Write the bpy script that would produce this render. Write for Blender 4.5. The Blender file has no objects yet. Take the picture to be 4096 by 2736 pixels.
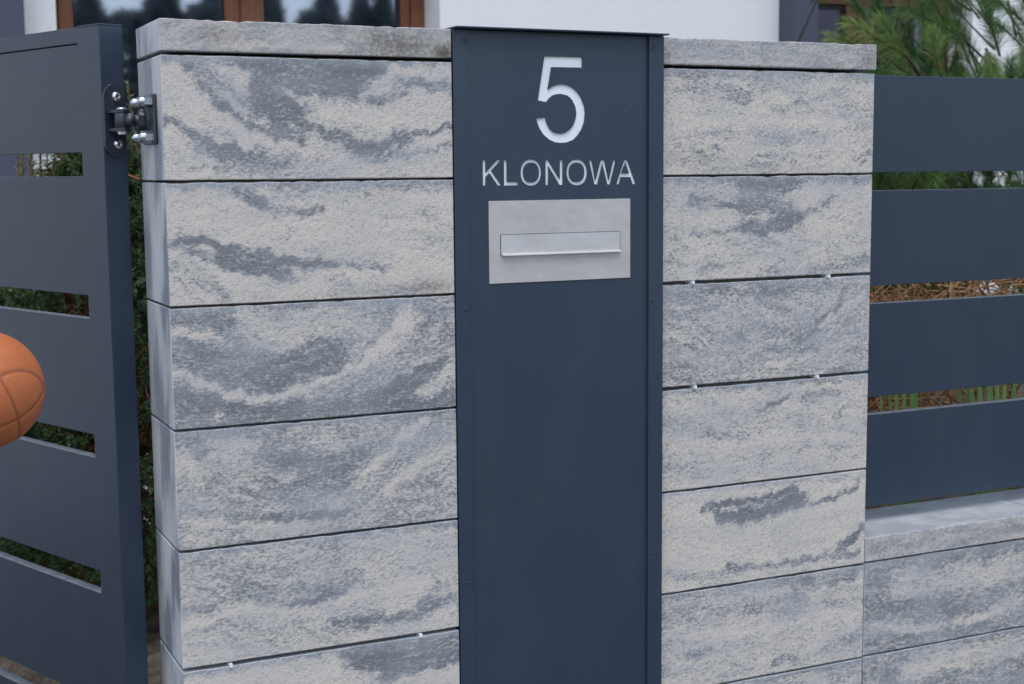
import bpy, bmesh, math, random
import numpy as np
from mathutils import Vector, Matrix
random.seed(7); rng = np.random.default_rng(11)
SC = bpy.context.scene
COL = SC.collection
R = math.radians

# ---------------------------------------------------------------- camera, sky, sun, exposure
cam_d = bpy.data.cameras.new('camera'); cam = bpy.data.objects.new('camera', cam_d); COL.objects.link(cam)
_y, _p, _r = 0.438668, -0.119350, -0.008650
fwd = Vector((math.sin(_y)*math.cos(_p), math.cos(_y)*math.cos(_p), math.sin(_p)))
rt = Vector((math.cos(_y), -math.sin(_y), 0)); up = rt.cross(fwd)
r2 = rt*math.cos(_r)+up*math.sin(_r); u2 = -rt*math.sin(_r)+up*math.cos(_r)
M = Matrix((r2, u2, -fwd)).transposed().to_4x4(); M.translation = Vector((-0.47184, -2.29075, 0.01313))
cam.matrix_world = M
cam_d.sensor_width = 36; cam_d.lens = 5727.8*36/4096; cam_d.clip_start = 0.05; cam_d.clip_end = 500
cam_d.dof.use_dof = True; cam_d.dof.focus_distance = 2.42; cam_d.dof.aperture_fstop = 7.1
SC.camera = cam
W = bpy.data.worlds.new('World'); SC.world = W; W.use_nodes = True
nt = W.node_tree; nt.nodes.clear()
sky = nt.nodes.new('ShaderNodeTexSky'); sky.sky_type = 'NISHITA'; sky.sun_disc = False
SUN_EL, SUN_AZ = R(66), R(200)
sky.sun_elevation = SUN_EL; sky.sun_rotation = SUN_AZ; sky.air_density = 1.3; sky.dust_density = 0.8; sky.ozone_density = 3.0
hs = nt.nodes.new('ShaderNodeHueSaturation'); hs.inputs['Saturation'].default_value = 0.72
bg = nt.nodes.new('ShaderNodeBackground'); bg.inputs['Strength'].default_value = 0.13
wo = nt.nodes.new('ShaderNodeOutputWorld')
nt.links.new(sky.outputs[0], hs.inputs['Color']); nt.links.new(hs.outputs[0], bg.inputs['Color']); nt.links.new(bg.outputs[0], wo.inputs['Surface'])
sd = bpy.data.lights.new('sun', 'SUN'); sd.energy = 1.1; sd.angle = R(40); sd.color = (1.0, 0.985, 0.97)
so = bpy.data.objects.new('sun', sd); COL.objects.link(so)
sdir = Vector((math.sin(SUN_AZ)*math.cos(SUN_EL), math.cos(SUN_AZ)*math.cos(SUN_EL), math.sin(SUN_EL)))
so.rotation_euler = (-sdir).to_track_quat('-Z', 'Y').to_euler(); so.location = (0, -3, 6)
SC.view_settings.view_transform = 'Standard'; SC.view_settings.look = 'None'
SC.view_settings.gamma = 1; SC.view_settings.exposure = 0.74; SC.view_settings.use_curve_mapping = False

# ---------------------------------------------------------------- helpers
def tag(o, label=None, cat=None, group=None, kind=None):
    if label: o['label'] = label
    if cat: o['category'] = cat
    if group: o['group'] = group
    if kind: o['kind'] = kind
    return o
def thing(name, label, cat, loc, group=None):
    o = bpy.data.objects.new(name, None); COL.objects.link(o); o.location = loc; o.empty_display_size = .05
    return tag(o, label, cat, group)
def origin(p):
    v = Vector((0, 0, 0))
    while p is not None:
        v += p.location; p = p.parent
    return v
def obj(name, me, mat, parent=None, smooth=False, loc=None):
    """link a mesh whose vertices are in world metres, moved so its own origin is its parent's"""
    if isinstance(me, bmesh.types.BMesh):
        b = me; me = bpy.data.meshes.new(name); b.to_mesh(me); b.free()
    o = bpy.data.objects.new(name, me); COL.objects.link(o)
    base = origin(parent) if parent else (Vector(loc) if loc else Vector((0, 0, 0)))
    if parent: o.parent = parent
    else: o.location = base
    me.transform(Matrix.Translation(-base))
    mats = mat if isinstance(mat, (list, tuple)) else [mat]
    for m in mats: me.materials.append(m)
    if smooth:
        for p in me.polygons: p.use_smooth = True
    return o
def pydata(name, v, f):
    me = bpy.data.meshes.new(name); me.from_pydata([tuple(a) for a in v], [], f); me.update(); return me
def box(b, x0, x1, y0, y1, z0, z1, bev=0.0, mi=0, M=None):
    r = bmesh.ops.create_cube(b, size=1, matrix=Matrix.Translation(((x0+x1)/2, (y0+y1)/2, (z0+z1)/2)) @ Matrix.Diagonal((x1-x0, y1-y0, z1-z0, 1)))
    vs = r['verts']
    fs = list({f for v in vs for f in v.link_faces})
    for f in fs: f.material_index = mi
    if bev:
        es = list({e for v in vs for e in v.link_edges})
        g = bmesh.ops.bevel(b, geom=es, offset=bev, segments=2, affect='EDGES', profile=.6)
        vs = list({v for f in g['faces'] for v in f.verts} | {v for v in vs if v.is_valid})
    if M is not None: bmesh.ops.transform(b, matrix=M, verts=[v for v in vs if v.is_valid])
    return b
def bxo(name, x0, x1, y0, y1, z0, z1, mat, parent=None, bev=0, M=None):
    b = bmesh.new(); box(b, x0, x1, y0, y1, z0, z1, bev, 0, M); return obj(name, b, mat, parent)
def lathe(b, prof, axis='Z', c=(0, 0, 0), n=24, M=None):
    """prof list of (radius, height); closed at ends if radius 0"""
    rings = []
    for r_, h in prof:
        if r_ < 1e-6: rings.append([b.verts.new((0, 0, h))]); continue
        rings.append([b.verts.new((r_*math.cos(2*math.pi*k/n), r_*math.sin(2*math.pi*k/n), h)) for k in range(n)])
    for a, c_ in zip(rings, rings[1:]):
        for k in range(n):
            k2 = (k+1) % n
            if len(a) == 1 and len(c_) == 1: continue
            if len(a) == 1: f = b.faces.new((a[0], c_[k], c_[k2]))
            elif len(c_) == 1: f = b.faces.new((a[k2], a[k], c_[0]))
            else: f = b.faces.new((a[k2], a[k], c_[k], c_[k2]))
            f.smooth = n > 8
    vs = [v for r_ in rings for v in r_]
    T = Matrix.Translation(c)
    if axis == 'X': T = T @ Matrix.Rotation(R(90), 4, 'Y')
    if axis == 'Y': T = T @ Matrix.Rotation(R(-90), 4, 'X')
    if M is not None: T = M @ T
    bmesh.ops.transform(b, matrix=T, verts=vs)
    bmesh.ops.recalc_face_normals(b, faces=b.faces)
    return b
def dup(o, parent=None, off=None):
    c = o.copy(); COL.objects.link(c)
    if parent is not None: c.parent = parent
    if off: c.location = Vector(c.location)+Vector(off)
    for ch in [k for k in bpy.data.objects if k.parent == o]: dup(ch, c)
    return c

# ---------------------------------------------------------------- materials
def mat(name):
    m = bpy.data.materials.new(name); m.use_nodes = True; t = m.node_tree
    bs = t.nodes['Principled BSDF']; return m, t, bs
def N(t, typ, **k):
    n = t.nodes.new('ShaderNode'+typ)
    for a, v in k.items():
        if a in n.inputs: n.inputs[a].default_value = v
        else: setattr(n, a, v)
    return n
def noise(t, scale, detail=4, rough=.6, vec=None, stretch=None):
    n = N(t, 'TexNoise'); n.inputs['Scale'].default_value = scale; n.inputs['Detail'].default_value = detail; n.inputs['Roughness'].default_value = rough
    g = N(t, 'NewGeometry') if vec is None else None
    src = g.outputs['Position'] if vec is None else vec
    if stretch:
        mp = N(t, 'Mapping'); mp.inputs['Scale'].default_value = stretch; t.links.new(src, mp.inputs['Vector']); src = mp.outputs[0]
    t.links.new(src, n.inputs['Vector']); return n.outputs['Fac']
def math_(t, op, a, b=None, c=None, clamp=False):
    n = N(t, 'Math'); n.operation = op; n.use_clamp = clamp
    for i, v in enumerate((a, b, c)):
        if v is None: continue
        if isinstance(v, (int, float)): n.inputs[i].default_value = v
        else: t.links.new(v, n.inputs[i])
    return n.outputs[0]
def ramp(t, fac, stops):
    n = N(t, 'ValToRGB'); cr = n.color_ramp
    while len(cr.elements) < len(stops): cr.elements.new(.5)
    for e, (p, c) in zip(cr.elements, stops): e.position = p; e.color = (*c, 1) if len(c) == 3 else c
    t.links.new(fac, n.inputs[0]); return n.outputs[0]
def mix(t, fac, a, b, mode='MIX'):
    n = N(t, 'Mix'); n.data_type = 'RGBA'; n.blend_type = mode
    for s, v in ((n.inputs[0], fac), (n.inputs[6], a), (n.inputs[7], b)):
        if isinstance(v, (int, float)): s.default_value = v
        elif isinstance(v, tuple): s.default_value = (*v, 1)
        else: t.links.new(v, s)
    return n.outputs[2]
def bump(t, bs, h, strength=.4, dist=.001):
    n = N(t, 'Bump'); n.inputs['Strength'].default_value = strength; n.inputs['Distance'].default_value = dist
    t.links.new(h, n.inputs['Height']); t.links.new(n.outputs[0], bs.inputs['Normal']); return n
def attr(t, name):
    n = N(t, 'Attribute'); n.attribute_name = name; return n.outputs['Fac']
def simple(name, col, rough=.6, metal=0, nscale=None, namp=.25, bscale=None, bstr=.3, bdist=.001, spec=None):
    m, t, bs = mat(name)
    bs.inputs['Roughness'].default_value = rough; bs.inputs['Metallic'].default_value = metal
    if spec is not None: bs.inputs['Specular IOR Level'].default_value = spec
    if nscale:
        f = noise(t, nscale, 5)
        c = ramp(t, f, [(.3, tuple(k*(1-namp) for k in col)), (.7, tuple(min(1, k*(1+namp)) for k in col))])
        t.links.new(c, bs.inputs['Base Color'])
    else: bs.inputs['Base Color'].default_value = (*col, 1)
    if bscale: bump(t, bs, noise(t, bscale, 3), bstr, bdist)
    return m

def concrete():
    m, t, bs = mat('marbled_concrete')
    L = t.links
    gn = N(t, 'NewGeometry'); sp = N(t, 'SeparateXYZ'); L.new(gn.outputs['Normal'], sp.inputs[0])
    topf = math_(t, 'GREATER_THAN', sp.outputs['Z'], .8)
    tone = attr(t, 'tone'); side = math_(t, 'MAXIMUM', attr(t, 'side'), topf); dirt = attr(t, 'dirt'); edge = attr(t, 'edge')
    sub = lambda x, k: math_(t, 'MULTIPLY', math_(t, 'SUBTRACT', x, .5), k)
    n1 = noise(t, 46, 6, .62, stretch=(.5, .5, 1.5)); n2 = noise(t, 190, 5, .70, stretch=(.62, .62, 1.25)); calm = math_(t, 'SUBTRACT', 1.0, math_(t, 'MULTIPLY', attr(t, 'calm'), .55)); n3 = noise(t, 13, 4, .6, stretch=(.55, .55, 1.6))
    v = math_(t, 'ADD', tone, sub(n1, .75)); v = math_(t, 'ADD', v, math_(t, 'MULTIPLY', sub(n2, 2.1), calm)); cv = N(t, 'CombineXYZ'); ps = N(t, 'SeparateXYZ'); L.new(gn.outputs['Position'], ps.inputs[0])
    L.new(math_(t, 'MULTIPLY', attr(t, 'flow'), 170), cv.inputs[0]); L.new(math_(t, 'MULTIPLY', ps.outputs['X'], 14), cv.inputs[1]); L.new(math_(t, 'MULTIPLY', ps.outputs['Z'], 14), cv.inputs[2])
    n4 = noise(t, 1.0, 5, .65, vec=cv.outputs[0])
    v = math_(t, 'ADD', v, math_(t, 'MULTIPLY', sub(n4, 1.25), calm)); v = math_(t, 'ADD', v, sub(n3, .45), clamp=True)
    face = ramp(t, v, [(.16, (.64, .565, .495)), (.42, (.52, .475, .43)), (.60, (.335, .33, .33)), (.88, (.185, .19, .198))])
    # thin blue grey film lying over parts of the face
    film = ramp(t, noise(t, 11, 6, .62, stretch=(.5, .5, 1.5)), [(.42, (0,)*3), (.66, (1,)*3)])
    amt = math_(t, 'MULTIPLY', film, math_(t, 'ADD', .34, math_(t, 'MULTIPLY', math_(t, 'SUBTRACT', 1.0, math_(t, 'MULTIPLY', math_(t, 'ABSOLUTE', math_(t, 'SUBTRACT', tone, .5)), 2.4), clamp=True), .35)))
    face = mix(t, amt, face, (.40, .405, .42))
    st = noise(t, 1.0, 3, .6, stretch=(190, 190, 26))
    skin = ramp(t, st, [(.3, (.30, .32, .35)), (.7, (.42, .44, .465))])
    face = mix(t, math_(t, 'MULTIPLY', edge, ramp(t, noise(t, 40, 4, .6, stretch=(1, 1, .5)), [(.35, (.25,)*3), (.6, (1,)*3)])), face, skin)
    s1 = noise(t, 1.0, 5, .6, stretch=(70, 45, 9)); s2 = noise(t, 14, 4, .55, stretch=(1, 1, .45))
    sv = math_(t, 'ADD', math_(t, 'MULTIPLY', s1, .6), math_(t, 'MULTIPLY', s2, .75))
    sv = math_(t, 'ADD', sv, math_(t, 'MULTIPLY', math_(t, 'SUBTRACT', tone, .5), .4))
    flank = ramp(t, sv, [(.48, (.62, .61, .61)), (.66, (.50, .505, .53)), (.80, (.22, .24, .29))])
    flank = mix(t, math_(t, 'MULTIPLY', topf, .8), flank, ramp(t, s2, [(.38, (.33, .34, .355)), (.62, (.54, .55, .56))]))
    col = mix(t, side, face, flank)
    g1 = noise(t, 560, 2, .7); g2 = noise(t, 300, 3, .6)
    grain = ramp(t, g1, [(.32, (.62, .63, .64)), (.46, (.98, .98, .98)), (.68, (1.16, 1.15, 1.13))])
    gm = math_(t, 'SUBTRACT', .85, math_(t, 'MULTIPLY', side, .5))
    col = mix(t, gm, col, mix(t, 1.0, col, grain, 'MULTIPLY'))
    pore = ramp(t, g2, [(.335, (.50,)*3), (.40, (1,)*3)])
    col = mix(t, math_(t, 'SUBTRACT', .9, math_(t, 'MULTIPLY', side, .7)), col, mix(t, 1.0, col, pore, 'MULTIPLY'))
    dn = ramp(t, math_(t, 'ADD', noise(t, 150, 4, .7), math_(t, 'MULTIPLY', dirt, .3)), [(.48, (0,)*3), (.72, (1,)*3)])
    col = mix(t, math_(t, 'MULTIPLY', dn, dirt, clamp=True), col, (.095, .078, .058))
    L.new(col, bs.inputs['Base Color'])
    L.new(math_(t, 'SUBTRACT', .88, math_(t, 'MULTIPLY', side, .46)), bs.inputs['Roughness']); L.new(math_(t, 'ADD', .3, math_(t, 'MULTIPLY', side, .6)), bs.inputs['Specular IOR Level'])
    b = N(t, 'Bump'); b.inputs['Distance'].default_value = .001
    h = math_(t, 'ADD', math_(t, 'MULTIPLY', g1, .5), math_(t, 'MULTIPLY', g2, .9))
    L.new(h, b.inputs['Height']); L.new(math_(t, 'SUBTRACT', .9, math_(t, 'MULTIPLY', side, .68)), b.inputs['Strength']); L.new(b.outputs[0], bs.inputs['Normal'])
    return m
CONC = concrete()
def anthracite(name, base=(.0125, .0262, .051), rough=.42, bs_=.12):
    m, t, bs = mat(name)
    f = noise(t, 2.2, 3, .5); d = noise(t, 420, 1, .5)
    c = ramp(t, f, [(.3, tuple(k*.94 for k in base)), (.7, tuple(k*1.06 for k in base))])
    speck = ramp(t, noise(t, 130, 1, .3), [(.83, (0,)*3), (.85, (1,)*3)])
    c = mix(t, math_(t, 'MULTIPLY', speck, .5), c, (.22, .24, .28))
    # upward faces lightened: settled dust, plus sky sheen painted into the colour
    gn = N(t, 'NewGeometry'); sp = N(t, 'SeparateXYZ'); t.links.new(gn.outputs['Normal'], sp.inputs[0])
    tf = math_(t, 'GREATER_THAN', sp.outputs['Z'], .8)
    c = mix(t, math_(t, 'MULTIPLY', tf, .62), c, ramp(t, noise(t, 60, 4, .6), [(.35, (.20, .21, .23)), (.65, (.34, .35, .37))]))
    sm_ = ramp(t, noise(t, 5, 6, .7, stretch=(1.2, 1.2, .5)), [(.45, (0,)*3), (.8, (1,)*3)])
    c = mix(t, math_(t, 'MULTIPLY', sm_, .10), c, (.12, .13, .14))
    t.links.new(c, bs.inputs['Base Color']); bs.inputs['Specular IOR Level'].default_value = .75
    rr = N(t, 'MapRange'); rr.inputs['To Min'].default_value = rough-.05; rr.inputs['To Max'].default_value = rough+.07
    t.links.new(noise(t, 9, 4, .6), rr.inputs['Value']); t.links.new(rr.outputs[0], bs.inputs['Roughness'])
    bump(t, bs, d, bs_, .0006); return m
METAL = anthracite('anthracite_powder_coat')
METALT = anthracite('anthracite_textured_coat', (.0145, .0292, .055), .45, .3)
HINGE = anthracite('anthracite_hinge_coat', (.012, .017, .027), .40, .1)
ZINC = simple('zinc_plated_steel', (.50, .53, .58), .27, 1)
INOX = simple('stainless_bolt', (.66, .65, .64), .22, 1)
def brushed():
    m, t, bs = mat('brushed_stainless')
    st = noise(t, 1.0, 3, .6, stretch=(6, 20, 1100)); bl = noise(t, 16, 5, .6, stretch=(.7, 1, 1.6)); sm = noise(t, 45, 4, .7)
    c = ramp(t, math_(t, 'ADD', math_(t, 'MULTIPLY', bl, .7), math_(t, 'MULTIPLY', sm, .3)), [(.35, (.52, .475, .44)), (.65, (.63, .60, .575))])
    c = mix(t, .35, c, mix(t, 1.0, c, ramp(t, st, [(.3, (.82,)*3), (.7, (1.12,)*3)]), 'MULTIPLY'))
    t.links.new(c, bs.inputs['Base Color']); bs.inputs['Metallic'].default_value = .35; bs.inputs['Roughness'].default_value = .42
    bump(t, bs, st, .15, .0003); return m
STEEL = brushed(); FLAP = brushed(); FLAP.name = 'brushed_flap'
for e_ in [n for n in FLAP.node_tree.nodes if n.type == 'VALTORGB']:
    if e_.color_ramp.elements[0].color[0] > .5 and e_.color_ramp.elements[0].color[2] < .5: e_.color_ramp.elements[0].color = (.56, .53, .505, 1); e_.color_ramp.elements[1].color = (.67, .645, .625, 1)
ACRYL = simple('white_acrylic', (.84, .86, .88), .35)
PLAST = simple('white_plastic', (.82, .83, .85), .4)
MORTAR = simple('grout_core', (.15, .145, .14), .95, nscale=60, bscale=200)
DARKC = simple('socket_dark', (.012, .014, .018), .6)
STUCCO = simple('white_render', (.86, .84, .82), .92, nscale=3, namp=.02, bscale=240, bstr=.6, bdist=.002)
SLATE = simple('slate_cladding', (.065, .068, .105), .6, nscale=1.5, namp=.06)
def woodm():
    m, t, bs = mat('stained_wood')
    g = noise(t, 1.0, 4, .6, stretch=(90, 90, 5))
    t.links.new(ramp(t, g, [(.3, (.15, .048, .018)), (.7, (.27, .095, .038))]), bs.inputs['Base Color']); bs.inputs['Roughness'].default_value = .5
    return m
WOOD = woodm()
def glassm():
    m = bpy.data.materials.new('window_glass'); m.use_nodes = True; t = m.node_tree; t.nodes.clear()
    o = N(t, 'OutputMaterial'); g = N(t, 'BsdfGlossy'); g.inputs['Roughness'].default_value = .03; g.inputs['Color'].default_value = (.80, .80, 1, 1)
    tr = N(t, 'BsdfTransparent'); tr.inputs['Color'].default_value = (.62, .72, .72, 1); mx = N(t, 'MixShader'); mx.inputs[0].default_value = .38
    t.links.new(tr.outputs[0], mx.inputs[1]); t.links.new(g.outputs[0], mx.inputs[2]); t.links.new(mx.outputs[0], o.inputs['Surface']); return m
GLASS = glassm()
CURT = simple('sheer_curtain', (.22, .28, .28), .9)
DARKI = simple('room_dark', (.03, .035, .04), .9)
def leafm(name, a, b, rough=.5, trans=.15):
    m, t, bs = mat(name)
    at = attr(t, 'var')
    c = ramp(t, at, [(0, a), (1, b)])
    t.links.new(c, bs.inputs['Base Color']); bs.inputs['Roughness'].default_value = rough; bs.inputs['Specular IOR Level'].default_value = .35
    tl = N(t, 'BsdfTranslucent'); t.links.new(c, tl.inputs['Color']); mx = N(t, 'MixShader'); mx.inputs[0].default_value = trans
    t.links.new(bs.outputs[0], mx.inputs[1]); t.links.new(tl.outputs[0], mx.inputs[2]); t.links.new(mx.outputs[0], t.nodes['Material Output'].inputs['Surface'])
    return m
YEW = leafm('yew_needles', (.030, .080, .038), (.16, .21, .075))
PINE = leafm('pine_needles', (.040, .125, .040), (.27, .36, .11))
IRIS = leafm('iris_blades', (.20, .46, .13), (.42, .68, .24), .4, .25)
DRY = leafm('dry_stalks', (.24, .095, .036), (.44, .27, .135), .8, .1)
FARLEAF = leafm('far_leaves', (.10, .135, .13), (.20, .24, .22), .8, .1)
BARK = simple('bark', (.10, .065, .042), .9, nscale=60, bscale=90, bdist=.004)
TWIG = simple('yew_twig', (.20, .085, .035), .8)
SOIL = simple('soil', (.115, .090, .068), .95, nscale=22, namp=.45, bscale=60, bstr=1, bdist=.012)
PAVE = simple('pavement_surface', (.115, .115, .12), .85, nscale=30, bscale=200, bdist=.001)
SLAB = simple('pale_slab', (.55, .55, .56), .85, nscale=12, namp=.08)
ROOFM = simple('roof_tiles', (.06, .06, .065), .7)

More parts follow.
